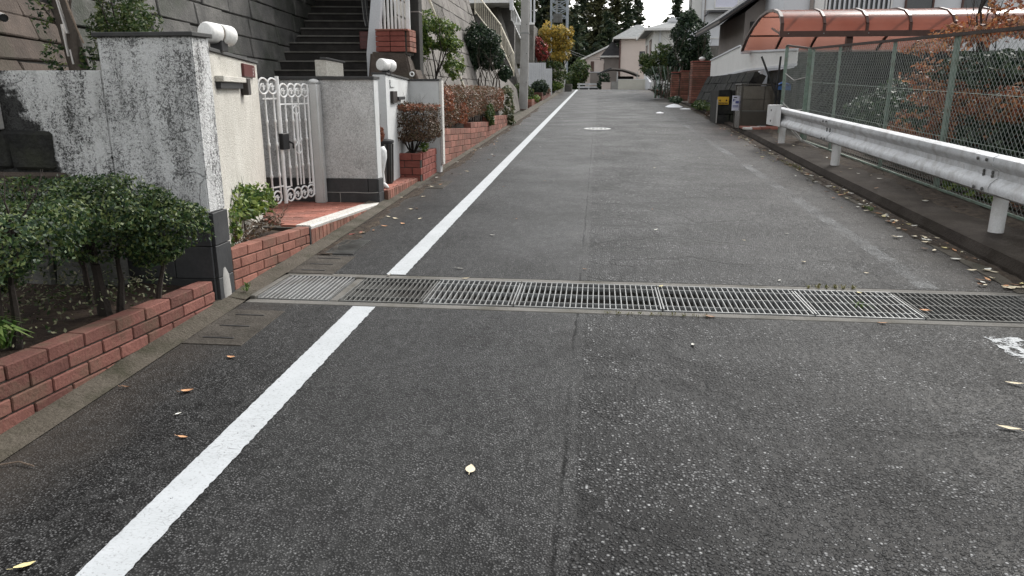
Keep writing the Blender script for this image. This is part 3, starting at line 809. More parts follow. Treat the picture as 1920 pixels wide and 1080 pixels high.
grate(-.52, .455, 25, "long bright grate over the black open channel at the road's centre", 'steel')
grate(.465, 1.415, 24, "long pale grate with a yellow leaf on its left corner", 'steel')
grate(1.425, 2.085, 17, "pale grate with a green weed poking through its bars", 'steel')
grate(2.095, 2.94, 22, "dark silted grate at the right end of the drain with an orange leaf on it", 'steeldull')
# silt banked up in the shallow ends of the channel
for (a, b) in ((-2.31, -1.0), (.6, 2.94)):
    rnd = random.Random(7); mb = MB(); vs = []; fs = []
    nx = 14
    for j in range(4):
        for i in range(nx):
            x = a + (b - a) * i / (nx - 1)
            vs.append((x, D0 + (D1 - D0) * j / 3, zc - (.11 if a < 0 else .16) - .05 * rnd.random()))
    for j in range(3):
        for i in range(nx - 1):
            q = j * nx + i; fs.append((q, q + 1, q + 1 + nx, q + nx))
    mb.add(vs, fs)
    tag(obj("silt", mb, M['soil'], kind='stuff'), "dark silt lying in the drain channel under the grates", "silt")

# slotted gutter covers in the left edge of the road
def slot_cover(y0, y1, n, label):
    t = thing("gutter_cover", label, "gutter cover", (-2.18, (y0 + y1) / 2, zr((y0 + y1) / 2)), "slotted covers in the left gutter")
    mb = MB(); sl = .027
    mb.hexa([(-2.36, y0, zr(y0) - .03), (-2.0, y0, zr(y0) - .03), (-2.0, y1, zr(y1) - .03), (-2.36, y1, zr(y1) - .03),
             (-2.36, y0, zr(y0) + .006), (-2.0, y0, zr(y0) + .005), (-2.0, y1, zr(y1) + .005), (-2.36, y1, zr(y1) + .006)])
    obj("slab", mb, M['cover'], t, bevel=.003)
    for i in range(n):
        y = y0 + (y1 - y0) * (i + .5) / n
        piece("slot", (.19, .016, .004), (-2.19, y, zr(y) + .0065), M['inkholeblack'], t, None, 0, .001)  # raised black strip stands in for the dark of an open slot
slot_cover(3.82, 4.45, 3, "slotted concrete gutter cover on the near side of the drain")
slot_cover(5.36, 5.92, 3, "slotted concrete gutter cover just past the drain")
t = thing("gutter_grate", "small dark mesh grate in the gutter in front of the tiled entrance", "drain grate", (-2.17, 6.25, zr(6.25)))
mb = MB(); mb.box(-2.30, -2.04, 5.98, 6.52, zr(6.2) - .03, zr(6.2) + .001); obj("dark_hole_fill", mb, M['inkholeblack'], t)  # solid black block stands in for the shaded hole under the bars
for i in range(13):
    y = 6.0 + .04 * i + .01
    piece("bar", (.25, .012, .02), (-2.17, y, zr(y) + .002), M['steeldull'], t, None, 0, .001)
slot_cover(9.6, 10.3, 3, "slotted gutter cover beside the brick planter with the clipped bush")

# manhole
t = thing("manhole_cover", "round pale iron manhole cover in the middle of the road", "manhole cover", (0, 19.7, zr(19.7)))
mb = MB(); ax = Vector((0, -.027, 1)).normalized()
mb.lathe((0, 19.7, zr(19.7)), [(.345, -.05), (.345, .010), (.325, .012)], 36, ax); obj("rim", mb, M['iron'], t)
mb = MB(); mb.lathe((0, 19.7, zr(19.7)), [(.315, -.04), (.315, .013), (.30, .015)], 36, ax)
obj("lid", mb, M['iron'], t)
for k in range(12):
    a = k * math.pi / 6
    for r in (.12, .22):
        piece("boss", (.05, .05, .01), (r * math.cos(a), 19.7 + r * math.sin(a), zr(19.7 + r * math.sin(a)) + .017), M['iron'], t, None, 0, .002)

# ------------------------------------------------------------------ left frontage
def brick_wall(name, label, x, y0, y1, z0, z1, h, L, mat, thick=.10, cham=.004, gap=.008, seed=1, capped=True):
    """courses of single bricks on the plane x, top edge from z0 to z1, running down into the ground"""
    random.seed(seed)
    t = thing(name, label, "brick wall" if 'wall' in name else 'planter', (x - thick / 2, (y0 + y1) / 2, zr((y0 + y1) / 2)))
    sl = (z1 - z0) / (y1 - y0)
    n = math.sqrt(1 + sl * sl)
    u = Vector((0, 1 / n, sl / n)); w = Vector((0, -sl / n, 1 / n)); v = Vector((-1, 0, 0))
    mb = MB()
    a, b = 0.012, .014
    zb = min(zr(y0), zr(y1)) - .1
    mb.hexa([(x - thick + b, y0 + .01, zb), (x - a, y0 + .01, zb), (x - a, y1 - .01, zb), (x - thick + b, y1 - .01, zb),
             (x - thick + b, y0 + .01, z0 - .012), (x - a, y0 + .01, z0 - .012), (x - a, y1 - .01, z1 - .012), (x - thick + b, y1 - .01, z1 - .012)])
    obj("mortar", mb, M['mortar'], t)
    ztop = lambda y: z0 + sl * (y - y0)
    row = 0
    while True:
        zo = -(row + .5) * h
        if max(z0, z1) + zo + h / 2 < min(zr(y0), zr(y1)) - .01: break
        y = y0 - (L / 2 if row % 2 else 0)
        while y < y1 - .01:
            ya, yb = max(y, y0), min(y + L, y1)
            if yb - ya > .03:
                ym = (ya + yb) / 2
                if ztop(ym) + zo + h / 2 > zr(ym) - .015:
                    piece("brick", (yb - ya - gap, thick + random.uniform(-.002, .003), h - gap), (x - thick / 2 + random.uniform(-.0015, .002), ym, ztop(ym) + zo), M[mat], t,
                          (u, v, w) , cham=cham, rough=.0012)
            y += L
        row += 1
    return t

brick_wall("brick_wall", "nearest low red brick planter wall, under the dark clipped shrubs at the left", -2.50, 1.2, 4.50, .455, .305, .075, .253, 'brickmoss', seed=3, cham=.005)
brick_wall("brick_wall", "low red brick planter wall between the black-footed white wall and the tiled entrance", -2.50, 4.78, 6.20, .455, .362, .075, .243, 'brick', seed=4)
sheet("planter_soil", M['soil'], [(-2.59, 1.0, .36), (-2.59, 4.54, .245), (-5.0, 4.54, .33), (-5.0, 1.0, .42)])
sheet("planter_soil", M['soil'], [(-2.59, 4.78, .39), (-2.59, 6.35, .29), (-3.6, 7.4, .30), (-3.6, 4.78, .40)])

# black-footed white wing wall nearest the camera
t = thing("white_wing_wall", "stained white rendered wall with a black tiled foot and dark cap, nearest the camera", "wall", (-3.1, 4.66, .12))
mb = MB(); mb.box(-3.13, -2.505, 4.55, 4.765, .745, 1.845); obj("rendered_wall", mb, M['renderA'], t, bevel=.008, seg=2)
mb = MB(); mb.box(-4.15, -3.133, 4.556, 4.755, .2, 1.645); obj("lower_wall", mb, M['renderL'], t, bevel=.008, seg=2)
mb = MB(); mb.box(-3.15, -2.485, 4.53, 4.785, 1.845, 1.872); obj("cap", mb, M['cap'], t, bevel=.004)
mb = MB(); mb.box(-3.10, -2.515, 4.56, 4.755, .05, .742); obj("core", mb, M['mortar'], t)
for row, (za, zb) in enumerate(((.06, .30), (.306, .52), (.526, .742))):
    xs = [-3.12, -2.78, -2.51] if row % 2 else [-3.12, -2.95, -2.51]
    for i in range(len(xs) - 1):
        piece("slate_tile", (xs[i + 1] - xs[i] - .006, .022, zb - za), ((xs[i] + xs[i + 1]) / 2, 4.546, (za + zb) / 2), M['blacktile'], t, cham=.002, rough=.001)
    piece("slate_tile", (.022, .20, zb - za), (-2.502, 4.66, (za + zb) / 2), M['blacktile'], t, cham=.002, rough=.001)
mb = MB()   # a smear of old mortar on the foot
mb.tube([(-2.492, 4.66, .10), (-2.49, 4.655, .2), (-2.489, 4.65, .30), (-2.492, 4.64, .36)], [.045, .05, .042, .012], 8)
for v_ in range(len(mb.v)):
    p_ = mb.v[v_]; mb.v[v_] = (-2.490 + (p_[0] + 2.49) * .12, p_[1], p_[2])
obj("mortar_smear", mb, M['pole'], t, smooth=True)
# black stones against its lower left
t = thing("stone_block_course", "two black stone blocks at the foot of the stained white wall, far left", "stone blocks", (-3.9, 4.45, 1.0))
for a, b, za, zb in ((-3.83, -3.535, 1.01, 1.27), (-4.25, -3.838, 1.01, 1.27)):
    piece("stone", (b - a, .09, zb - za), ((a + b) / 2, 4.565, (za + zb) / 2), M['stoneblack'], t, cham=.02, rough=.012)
mb = MB(); mb.box(-4.3, -3.45, 4.50, 4.552, .3, 1.0); obj("ledge", mb, M['stonewarm'], t, bevel=.02)
mb = MB(); mb.box(-3.93, -3.865, 4.47, 4.56, 1.275, 1.62)
tag(obj("marker_post", mb, M['pole'], bevel=.006), "short pale concrete post at the extreme left edge beside the stained wall", "post")

# plinth stones behind the hedge trunks
t = thing("garden_wall", "low dark stone garden wall in the shade behind the clipped shrubs", "wall", (-3.6, 4.4, .3))
random.seed(5)
for r in range(3):
    x = -4.9 + .2 * (r % 2)
    while x < -3.1:
        w_ = random.uniform(.35, .5)
        piece("stone", (w_ - .02, .16, .2), (x + w_ / 2, 4.42 - .015 * r, .36 + .21 * r), M['stone'], t, cham=.02, rough=.012)
        x += w_

# letterbox wall, turned a little away from the road
P0, P1 = Vector((-2.57, 4.85, 0)), Vector((-3.42, 7.42, 0))
dL = (P1 - P0).normalized(); nL = Vector((dL.y, -dL.x, 0))        # faces the road
def wall_from(name, label, P0, P1, n, th, z0a, z0b, z1a, z1b, mat, capm=None, part="rendered_wall"):
    t = thing(name, label, "wall", ((P0.x + P1.x) / 2, (P0.y + P1.y) / 2, min(z0a, z0b)))
    a0, a1 = P0 - n * th, P1 - n * th
    mb = MB(); mb.hexa([(a0.x, a0.y, z0a), (P0.x, P0.y, z0a), (P1.x, P1.y, z0b), (a1.x, a1.y, z0b),
                        (a0.x, a0.y, z1a), (P0.x, P0.y, z1a), (P1.x, P1.y, z1b), (a1.x, a1.y, z1b)])
    obj(part, mb, M[mat], t, bevel=.006, seg=2)
    if capm:
        e = .018; mb = MB(); q0, q1 = P0 + n * e, P1 + n * e; b0, b1 = a0 - n * e, a1 - n * e
        mb.hexa([(b0.x, b0.y, z1a), (q0.x, q0.y, z1a), (q1.x, q1.y, z1b), (b1.x, b1.y, z1b),
                 (b0.x, b0.y, z1a + .025), (q0.x, q0.y, z1a + .025), (q1.x, q1.y, z1b + .025), (b1.x, b1.y, z1b + .025)])
        obj("cap", mb, M[capm], t, bevel=.003)
    return t
lw = wall_from("letterbox_wall", "cream rendered wall with a letter slot and dark red nameplate, left of the white gate", P0, P1, nL, .22, .2, .2, 1.775, 1.775, 'renderC', 'cap')
def onL(s, z, off=0.0, P=P0, d=dL, n=nL): 
    q = P + d * s + n * off; return Vector((q.x, q.y, z))
Z3 = Vector((0, 0, 1))
# letterbox: dark hood and slot, as one L of metal
lb = thing("letterbox", "dark metal letterbox hood and latch on the cream wall", "letterbox", onL(.8, 1.6, .01))
mb = MB(); mb.obox(onL(.78, 1.60, .03), dL, nL, Z3, .58, .03, .020); obj("hood", mb, M['renderC'], lb, bevel=.004)
mb = MB(); mb.obox(onL(.78, 1.555, .018), dL, nL, Z3, .56, .016, .021); obj("slot", mb, M['black'], lb)
mb = MB(); mb.obox(onL(1.50, 1.55, .035), dL, nL, Z3, .09, .03, .07); obj("latch_box", mb, M['blackmetal'], lb, bevel=.006)
npl = thing("nameplate", "dark red nameplate with three pale marks beside the letterbox", "nameplate", onL(1.95, 1.69, .01))
mb = MB(); mb.obox(onL(1.95, 1.69, .012), dL, nL, Z3, .38, .012, .055); obj("plate", mb, M['plate'], npl, bevel=.003)
for k in range(3):
    mb = MB(); c = onL(2.18, 1.715 - .026 * k, .0255)
    mb.obox(c, dL, nL, Z3, .022, .001, .0035); mb.obox(c + dL * .0 - Z3 * .009, dL, nL, Z3, .005, .001, .007)
    obj("mark", mb, M['pale'], npl)

def twin_lamp(c, d, label, r=.075, L=.14, gap=.012, rust=False):
    t = thing("wall_lamp", label, "lamp", c)
    c = Vector(c)
    z = c.z + .12
    p = Vector((c.x, c.y, z))
    d = Vector(d).normalized()
    for s in (-1, 1):
        mb = MB(); q = p + d * s * (gap / 2)
        prof = [(r * .93, 0), (r, .008), (r, L - .03), (r * .96, L - .015), (r * .85, L - .004), (r * .6, L)]
        mb.lathe(q, prof, 20, d * s); obj("shade", mb, M['lamp'], t, smooth=True)
    mb = MB(); mb.lathe(p - d * gap / 2, [(r * .8, -.003), (r * .8, gap + .003)], 16, d); obj("band", mb, M['twig'] if rust else M['black'], t)
    mb = MB(); mb.box(c.x - .045, c.x + .045, c.y - .05, c.y + .05, c.z, z - r * .55); obj("bracket", mb, M['black'], t, bevel=.006)
    return t
twin_lamp((-2.72, 5.32, 1.79), (.27, .95, -.06), "large twin cylinder lamp on the wall top behind the nearest white wall", .072, .125, .02, True)

# wing wall beyond the gate
t = thing("gate_wing_wall", "speckled white wall with black tiled foot to the right of the gate", "wall", (-3.3, 8.45, .22))
mb = MB(); mb.box(-4.6, -2.51, 8.36, 8.54, .525, 1.635); obj("rendered_wall", mb, M['renderB'], t, bevel=.008, seg=2)
mb = MB(); mb.box(-4.65, -2.49, 8.33, 8.57, 1.635, 1.668); obj("cap", mb, M['cap'], t, bevel=.004)
mb = MB(); mb.box(-2.511, -2.503, 8.37, 8.53, .53, 1.63); obj("end_strip", mb, M['renderD'], t)
mb = MB(); mb.box(-4.6, -2.52, 8.37, 8.53, .1, .522); obj("core", mb, M['mortar'], t)
for row, (za, zb) in enumerate(((.17, .365), (.371, .522))):
    xs = [-3.75, -3.2, -2.96, -2.51] if row == 0 else [-3.75, -3.2, -2.62, -2.51]
    for i in range(len(xs) - 1):
        piece("slate_tile", (xs[i + 1] - xs[i] - .007, .022, zb - za), ((xs[i] + xs[i + 1]) / 2, 8.356, (za + zb) / 2), M['blacktile'], t, cham=.002, rough=.001)
    piece("slate_tile", (.022, .19, zb - za), (-2.503, 8.45, (za + zb) / 2), M['blacktile'], t, cham=.002, rough=.001)
mb = MB(); rp = [(-3.2, 8.343, .368), (-3.0, 8.343, .366), (-2.8, 8.343, .369), (-2.66, 8.343, .364), (-2.56, 8.343, .367), (-2.5, 8.343, .372)]
mb.tube(rp, .004, 5); mb.tube([(-2.96, 8.343, .366), (-2.957, 8.343, .28), (-2.961, 8.343, .2)], .0035, 5); obj("mortar_bead", mb, M['pole'], t)
t = thing("post_block", "small white rendered block with a dark sloping lid on top of the gate wing wall", "post block", (-3.04, 8.5, 1.668))
mb = MB(); mb.hexa([(-3.17, 8.36, 1.668), (-3.03, 8.34, 1.668), (-2.90, 8.54, 1.668), (-3.04, 8.56, 1.668), (-3.17, 8.36, 1.845), (-3.03, 8.34, 1.845), (-2.90, 8.54, 1.815), (-3.04, 8.56, 1.815)])
obj("block", mb, M['renderC'], t, bevel=.004)
mb = MB(); mb.hexa([(-3.10, 8.34, 1.85), (-3.02, 8.32, 1.85), (-2.88, 8.56, 1.815), (-3.03, 8.58, 1.815), (-3.10, 8.34, 1.875), (-3.02, 8.32, 1.872), (-2.88, 8.56, 1.835), (-3.03, 8.58, 1.835)])
obj("lid", mb, M['cap'], t, bevel=.003)

# entrance platform with terracotta pavers
def zl(y): return .362 - .052 * (y - 6.2)
t = thing("tiled_entrance", "terracotta tiled entrance step in front of the white gate", "entrance step", (-3.0, 7.3, .2))
mb = MB()
mb.hexa([(-3.9, 6.22, .1), (-2.52, 6.22, .1), (-2.52, 8.36, .1), (-3.9, 8.36, .1), (-3.9, 6.22, zl(6.22) - .02), (-2.52, 6.22, zl(6.22) - .02), (-2.52, 8.36, zl(8.36) - .02), (-3.9, 8.36, zl(8.36) - .02)])
obj("base", mb, M['mortar'], t)
random.seed(8)
us = Vector((0, 1, -.052)).normalized(); ws = Vector((0, .052, 1)).normalized(); xs_ = Vector((1, 0, 0))
row = 0; y = 6.27
while y < 8.30:
    x = -3.86 + (.105 if row % 2 else 0)
    while x < -2.66:
        x1 = min(x + .205, -2.64)
        if x1 - x > .04 and not (y < 6.9 and x < -2.95 - (y - 6.2) * .5):
            piece("paver", (x1 - x - .002, .096, .024), ((x + x1) / 2, y + .05, zl(y + .05) - .012 + random.uniform(-.0015, .0015)), M['tile'], t, (xs_, us, ws), cham=.003, rough=.0008)
        x += .213
    y += .106; row += 1
mb = MB(); rnd = random.Random(4)
ys_ = yr(6.22, 8.34, .12); vs = []; fs = []
for yy in ys_:
    e = rnd.uniform(-.004, .004)
    vs += [(-2.63, yy, zl(yy) - .02), (-2.63, yy, zl(yy) + .006), (-2.50 + e, yy, zl(yy) + .005), (-2.485 + e, yy, zl(yy) - .008), (-2.49 + e, yy, zl(yy) - .03)]
for i in range(len(ys_) - 1):
    for k in range(4):
        a = i * 5 + k; fs.append((a, a + 1, a + 6, a + 5))
fs += [(0, 1, 2, 3, 4), tuple(len(vs) - 1 - k for k in range(5))]
mb.add(vs, fs); obj("white_nosing", mb, M['whitestep'], t, smooth=True)
y = 6.215
while y < 8.33:
    h = zl(y) - .034 - (zr(y) + .01)
    if h > .02: piece("soldier_brick", (.03, .088, h + .06), (-2.505, y + .048, zr(y) + .01 + h / 2 - .03), M['brick'], t, cham=.004, rough=.0012)
    y += .096
mb = MB(); mb.box(-2.535, -2.493, 6.196, 6.214, .15, .345); obj("edge_slate", mb, M['blacktile'], t)

# ornamental gate, one narrow and one wide leaf
G0, G1 = Vector((-3.40, 7.48, 0)), Vector((-3.205, 8.22, 0))
dG = (G1 - G0).normalized(); nG = Vector((dG.y, -dG.x, 0))
gate = thing("ornamental_gate", "ornate white iron gate with scroll rings along its top and bottom", "gate", (-3.42, 7.5, .33))
def gp(s, z, off=0.0): q = G0 + dG * s + nG * off; return Vector((q.x, q.y, z))
def turned(s, z0, z1, m_=M['white']):
    prof = []
    H = z1 - z0
    for f, r in ((0, .011), (.2, .011), (.21, .018), (.235, .018), (.245, .012), (.50, .010), (.51, .017), (.535, .017), (.545, .010), (.72, .010), (.73, .016), (.75, .016), (.76, .010), (1, .010)):
        prof.append((r, f * H))
    mb = MB(); mb.lathe(gp(s, z0), prof, 8); return obj("baluster", mb, m_, gate, smooth=True)
zt1, zt2, zb = 1.635, 1.585, .34
GL = (G1 - G0).length
narrow = [.02, .15]
wide = [.335, .45, .56, .67]
for s in narrow: turned(s, .40, zt1 - .15)
for s in wide: turned(s, .50, zt2 - .14)
mb = MB(); mb.tube([gp(.225, .33), gp(.225, 1.66)], .021, 8); obj("meeting_stile", mb, M['white'], gate)
mb = MB(); mb.tube([gp(.735, .36), gp(.735, 1.58)], .014, 8); obj("hinge_stile", mb, M['white'], gate)
for nm, s0, s1, z in (("top_rail", -.02, .21, zt1 - .20), ("top_rail", .24, .735, zt2 - .21), ("bottom_rail", 0., .21, .52), ("bottom_rail", .24, .32, .50), ("bottom_rail", .65, .735, .50)):
    mb = MB(); mb.bar(gp(s0, z), gp(s1, z), .004, .008); obj(nm, mb, M['white'], gate)
def scroll(s, z, r, inner=True):
    mb = MB(); mb.ring(gp(s, z), r, .010, dG, Z3, 20, 6)
    if inner:
        mb.ring(gp(s - .015, z - r * .15), r * .42, .007, dG, Z3, 12, 5, -1.2, 3.6)
        mb.bar(gp(s - r * .4, z), gp(s + r * .4, z), .006); mb.bar(gp(s, z - r * .5), gp(s, z + r * .4), .006)
    obj("scroll_ring", mb, M['white'], gate, smooth=True)
for s in (.005, .145): scroll(s, zt1 - .075, .078)
for s in (.32, .45, .565, .685): scroll(s, zt2 - .07, .068)
for s in (.09, .31, .44, .56, .68): scroll(s, .41, .066)
mb = MB()
for a in (-1, 1):
    pts = [gp(.51 + a * .004, 1.36), gp(.51 + a * .05, 1.33), gp(.51 + a * .055, 1.29), gp(.51 + a * .02, 1.27), gp(.51, 1.20)]
    mb.tube(pts, .008, 6)
    mb.tube([gp(.51, .98), gp(.51 + a * .055, .92), gp(.51 + a * .05, .87), gp(.51, .83)], .008, 6)
    mb.tube([gp(.51, .90), gp(.51 + a * .02, .96), gp(.51 + a * .045, 1.0)], .007, 6)
mb.tube([gp(.51, 1.36), gp(.51, 1.18), gp(.51, .5)], [.008, .016, .008], 8)
obj("centre_ornament", mb, M['white'], gate, smooth=True)
mb = MB(); mb.obox(gp(.255, .99, .015), dG, nG, Z3, .055, .028, .085); lk = obj("lock_box", mb, M['black'], gate, bevel=.006)
mb = MB(); mb.tube([gp(.30, .985, .045), gp(.34, .965, .06), gp(.345, .91, .06)], .011, 8); obj("lever", mb, M['black'], lk, smooth=True)
mb = MB(); mb.tube([gp(.0, .36), gp(-.03, .345), gp(-.05, .33)], [.012, .010, .006], 6); obj("drop_bolt", mb, M['white'], gate)
t = thing("gate_post", "thick rounded pale grey post that the white gate hangs from", "gate post", (-3.16, 8.27, .25))
mb = MB(); mb.box(-3.225, -3.10, 8.215, 8.325, .24, 1.60); obj("post", mb, M['alu'], t, bevel=.022, seg=3, smooth=True)
mb = MB(); mb.lathe((-3.1625, 8.27, 1.60), [(.062, 0), (.058, .02), (.035, .035), (.004, .04)], 16); obj("post_cap", mb, M['alu'], t, smooth=True)

# second entrance: neighbour's alcove
Q0, Q1 = Vector((-2.63, 9.30, 0)), Vector((-2.80, 11.12, 0))
dQ = (Q1 - Q0).normalized(); nQ = Vector((dQ.y, -dQ.x, 0))
al = wall_from("alcove_wall", "smooth pale rendered wall with a dark letter slot, behind the ribbed bin", Q0, Q1, nQ, .16, .2, .2, 1.705, 1.655, 'renderD', 'cap')
def onQ(s, z, off=0.0): return onL(s, z, off, Q0, dQ, nQ)
lb = thing("letterbox", "small dark letter slot on the smooth pale wall behind the clipped bush", "letterbox", onQ(.9, 1.4, .01))
mb = MB(); mb.obox(onQ(.45, 1.43, .02), dQ, nQ, Z3, .16, .02, .075); obj("box", mb, M['blackmetal'], lb, bevel=.004)
mb = MB(); mb.obox(onQ(.86, 1.41, .03), dQ, nQ, Z3, .26, .03, .022); obj("slot", mb, M['black'], lb, bevel=.004)
mb = MB(); mb.obox(onQ(.42, 1.60, .008), dQ, nQ, Z3, .15, .008, .045)
tag(obj("blank_nameplate", mb, M['renderD'], bevel=.003), "blank pale plate above the letter slot on the smooth wall", "nameplate")
t = thing("alcove_end_wall", "pale rendered end wall with a white edge, between the clipped bush and the long brick wall", "wall", (-2.6, 11.2, .3))
mb = MB(); mb.box(-2.81, -2.345, 11.13, 11.27, .3, 1.65); obj("rendered_wall", mb, M['renderD'], t, bevel=.006)
mb = MB(); mb.box(-2.84, -2.33, 11.11, 11.29, 1.65, 1.675); obj("cap", mb, M['cap'], t, bevel=.003)
mb = MB(); mb.box(-2.342, -2.30, 11.13, 11.27, .42, 1.648); obj("white_edge", mb, M['whitestep'], t, bevel=.004)
twin_lamp((-2.68, 9.55, 1.70), (.34, .93, -.05), "smaller twin cylinder lamp on the smooth pale wall", .078, .13, .006)
# tiled step 2
t = thing("tiled_step", "terracotta step with an upright brick edge under the ribbed bin", "entrance step", (-2.75, 9.8, .25))
def z2(y): return .372 - .018 * (y - 8.6)
mb = MB(); mb.hexa([(-3.3, 8.56, .1), (-2.50, 8.56, .1), (-2.50, 11.1, .1), (-3.3, 11.1, .1), (-3.3, 8.56, z2(8.56) - .02), (-2.50, 8.56, z2(8.56) - .02), (-2.50, 11.1, z2(11.1) - .02), (-3.3, 11.1, z2(11.1) - .02)])
obj("base", mb, M['mortar'], t)
y = 8.57; row = 0
while y < 10.9:
    x = -3.2 + (.1 if row % 2 else 0)
    while x < -2.55:
        x1 = min(x + .2, -2.49)
        piece("paver", (x1 - x - .006, .098, .024), ((x + x1) / 2, y + .05, z2(y) - .012 + random.uniform(-.001, .001)), M['tile'], t, cham=.003)
        x += .2
    y += .104; row += 1
y = 8.57
while y < 10.9:
    h = z2(y) - .005 - zr(y)
    if h > .01: piece("soldier_brick", (.05, .088, h + .06), (-2.475, y + .048, zr(y) + h / 2 - .03), M['brick'], t, cham=.005, rough=.0015)
    y += .097

# ------------------------------------------------------------------ alcove contents
def brick_planter(label, x0, x1, y0, y1, z0, z1, L, h, mat, moss=False, group=None):
    """square brick planter box; each brick of the front and road faces is a piece"""
    t = thing("brick_planter", label, "planter", ((x0 + x1) / 2, (y0 + y1) / 2, z0), group)
    mb = MB(); mb.box(x0 + .012, x1 - .012, y0 + .012, y1 - .012, z0 - .1, z1 - .05); obj("core", mb, M['mortar'], t)
    n = max(1, int(round((z1 - z0) / h))); hh = (z1 - z0) / n
    for r in range(n):
        z = z1 - hh * (r + .5)
        top = r == 0
        off = 0 if r % 2 else L / 2
        x = x0 - off
        while x < x1 - .01:
            a, b = max(x0, x), min(x1, x + L)
            if b - a > .03: piece("brick", (b - a - .008, .09, hh - .008), ((a + b) / 2, y0 + .045 - (.006 if top else 0), z), M[mat], t, cham=.005, rough=.0015)
            x += L
        y = y0 + .094 - (0 if r % 2 else 0)
        first = True
        while y < y1 - .01:
            b = min(y1, y + (L if not first else L * (.5 if r % 2 else .9))); first = False
            if b - y > .03: piece("brick", (.09, b - y - .008, hh - .008), (x1 - .045 + (.006 if top else 0), (y + b) / 2, z), M[mat], t, cham=.005, rough=.0015)
            y = b
    mb = MB(); mb.box(x0 + .08, x1 - .08, y0 + .08, y1 - .02, z1 - .06, z1 - .035); obj("soil", mb, M['soil'], t)
    return t
brick_planter("square red brick planter holding the clipped russet bush beside the ribbed bin", -2.86, -2.40, 10.1, 11.1, .28, .675, .22, .10, 'brickdark')

def bush(name, label, cat, blobs, n, size, leaf, trunks=None, bark='bark', seed=1, group=None, **kw):
    b0 = blobs[0]
    zb = min(b[2] - b[5] for b in blobs)
    base = (b0[0], b0[1], zb) if not trunks else trunks[0][0]
    t = thing(name, label, cat, base, group)
    foliage("crown", blobs, n, size, M[leaf], t, seed, **kw)
    if trunks:
        rng = random.Random(seed)
        for (p, d, L, r, depth) in trunks:
            mb = MB(); grow(mb, p, d, L, r, depth, rng, 6)
            obj("trunk" if len(trunks) < 3 else "stem", mb, M[bark], t, smooth=True)
    return t

b = bush("clipped_bush", "flat topped clipped bush with rusty tips in the square brick planter", "bush",
     [(-2.55, 10.42, 1.07, .33, .40, .27)], 8500, .015, 'leafdull', [((-2.60, 10.45, .62), (x_, y_, 1), .34, .014, 3) for x_, y_ in ((.5, .1), (-.5, .2), (.1, -.5), (-.2, .5), (.6, -.4), (-.55, -.3), (0, .1))], 'barkdark', 11, p=4.5, shell=.6, lump=.25)
foliage("rusty_top", [(-2.55, 10.42, 1.285, .32, .38, .045)], 1700, .014, M['leafredtop'], b, 12, shell=.2, p=4)
bush("weed", "bright yellow green weed at the corner of the square brick planter", "plant", [(-2.42, 10.4, .75, .07, .07, .08)], 90, .022, 'leafbright', None, seed=13)

t = thing("ribbed_bin", "black ribbed bin standing on the second tiled step", "bin", (-2.71, 9.30, z2(9.3)))
bx, by, bz = -2.71, 9.30, z2(9.3)
mb = MB(); mb.lathe((bx, by, bz), [(.115, 0), (.12, .02), (.135, .50), (.13, .52)], 24); obj("body", mb, M['black'], t, smooth=True)
for k in range(18):
    a = k * 2 * math.pi / 18
    mb = MB(); ca, sa = math.cos(a), math.sin(a)
    mb.bar((bx + .121 * ca, by + .121 * sa, bz + .02), (bx + .137 * ca, by + .137 * sa, bz + .5), .008, .008, (ca, sa, 0)); obj("rib", mb, M['steeldull'] if k % 2 else M['blackmetal'], t)
mb = MB(); mb.lathe((bx, by, bz + .51), [(.148, 0), (.152, .018), (.148, .035), (.11, .045), (.02, .05)], 24); obj("lid", mb, M['black'], t, smooth=True)

t = thing("boot_planter", "white boot-shaped ornament standing on the step edge at the end of the black footed wall", "ornament", (-2.575, 8.80, z2(8.8)))
bx, by, bz = -2.575, 8.80, z2(8.8) 
mb = MB()
pts = [(bx, by, bz + .02), (bx - .002, by, bz + .10), (bx - .008, by, bz + .19), (bx - .004, by, bz + .28), (bx + .002, by, bz + .36), (bx, by, bz + .44), (bx - .01, by, bz + .49)]
mb.tube(pts, [.036, .031, .030, .046, .060, .062, .046], 14)
obj("leg", mb, M['white'], t, smooth=True, sharp=False)
mb = MB()
mb.tube([(bx - .03, by, bz + .035), (bx + .02, by - .02, bz + .034), (bx + .06, by - .06, bz + .022), (bx + .10, by - .10, bz + .012)], [.034, .036, .026, .006], 12)
obj("foot", mb, M['white'], t, smooth=True, sharp=False)
bush("potted_plant", "small reddish brown plant above the white boot ornament", "plant", [(-2.64, 8.98, 1.0, .06, .07, .09)], 420, .014, 'leafredtop', [((-2.64, 8.98, .37), (0, 0, 1), .55, .006, 1)], 'barkdark', 14)

# ------------------------------------------------------------------ long brick wall with the russet hedge
brick_wall("brick_wall", "long red brick wall under the russet hedge, first section beside the white wall edge", -2.45, 11.30, 14.55, .945, .80, .105, .42, 'brick', thick=.14, seed=21)
brick_wall("brick_wall", "middle section of the long red brick wall, one course higher, under the russet hedge", -2.45, 14.56, 17.0, .90, .82, .105, .42, 'brick', thick=.14, seed=22)
brick_wall("brick_wall", "far end section of the long red brick wall, under the end of the russet hedge", -2.45, 17.01, 20.6, .93, .85, .105, .42, 'brick', thick=.14, seed=23)
t = bush("trimmed_hedge", "long russet clipped hedge above the red brick wall", "hedge",
     [(-2.82, 13.2, 1.24, .34, 1.7, .36), (-2.82, 15.6, 1.28, .35, 1.9, .33), (-2.83, 18.4, 1.29, .37, 2.0, .32)], 30000, .021, 'leafred', None, seed=15, p=5, shell=.72, lump=.22)
rng = random.Random(5)
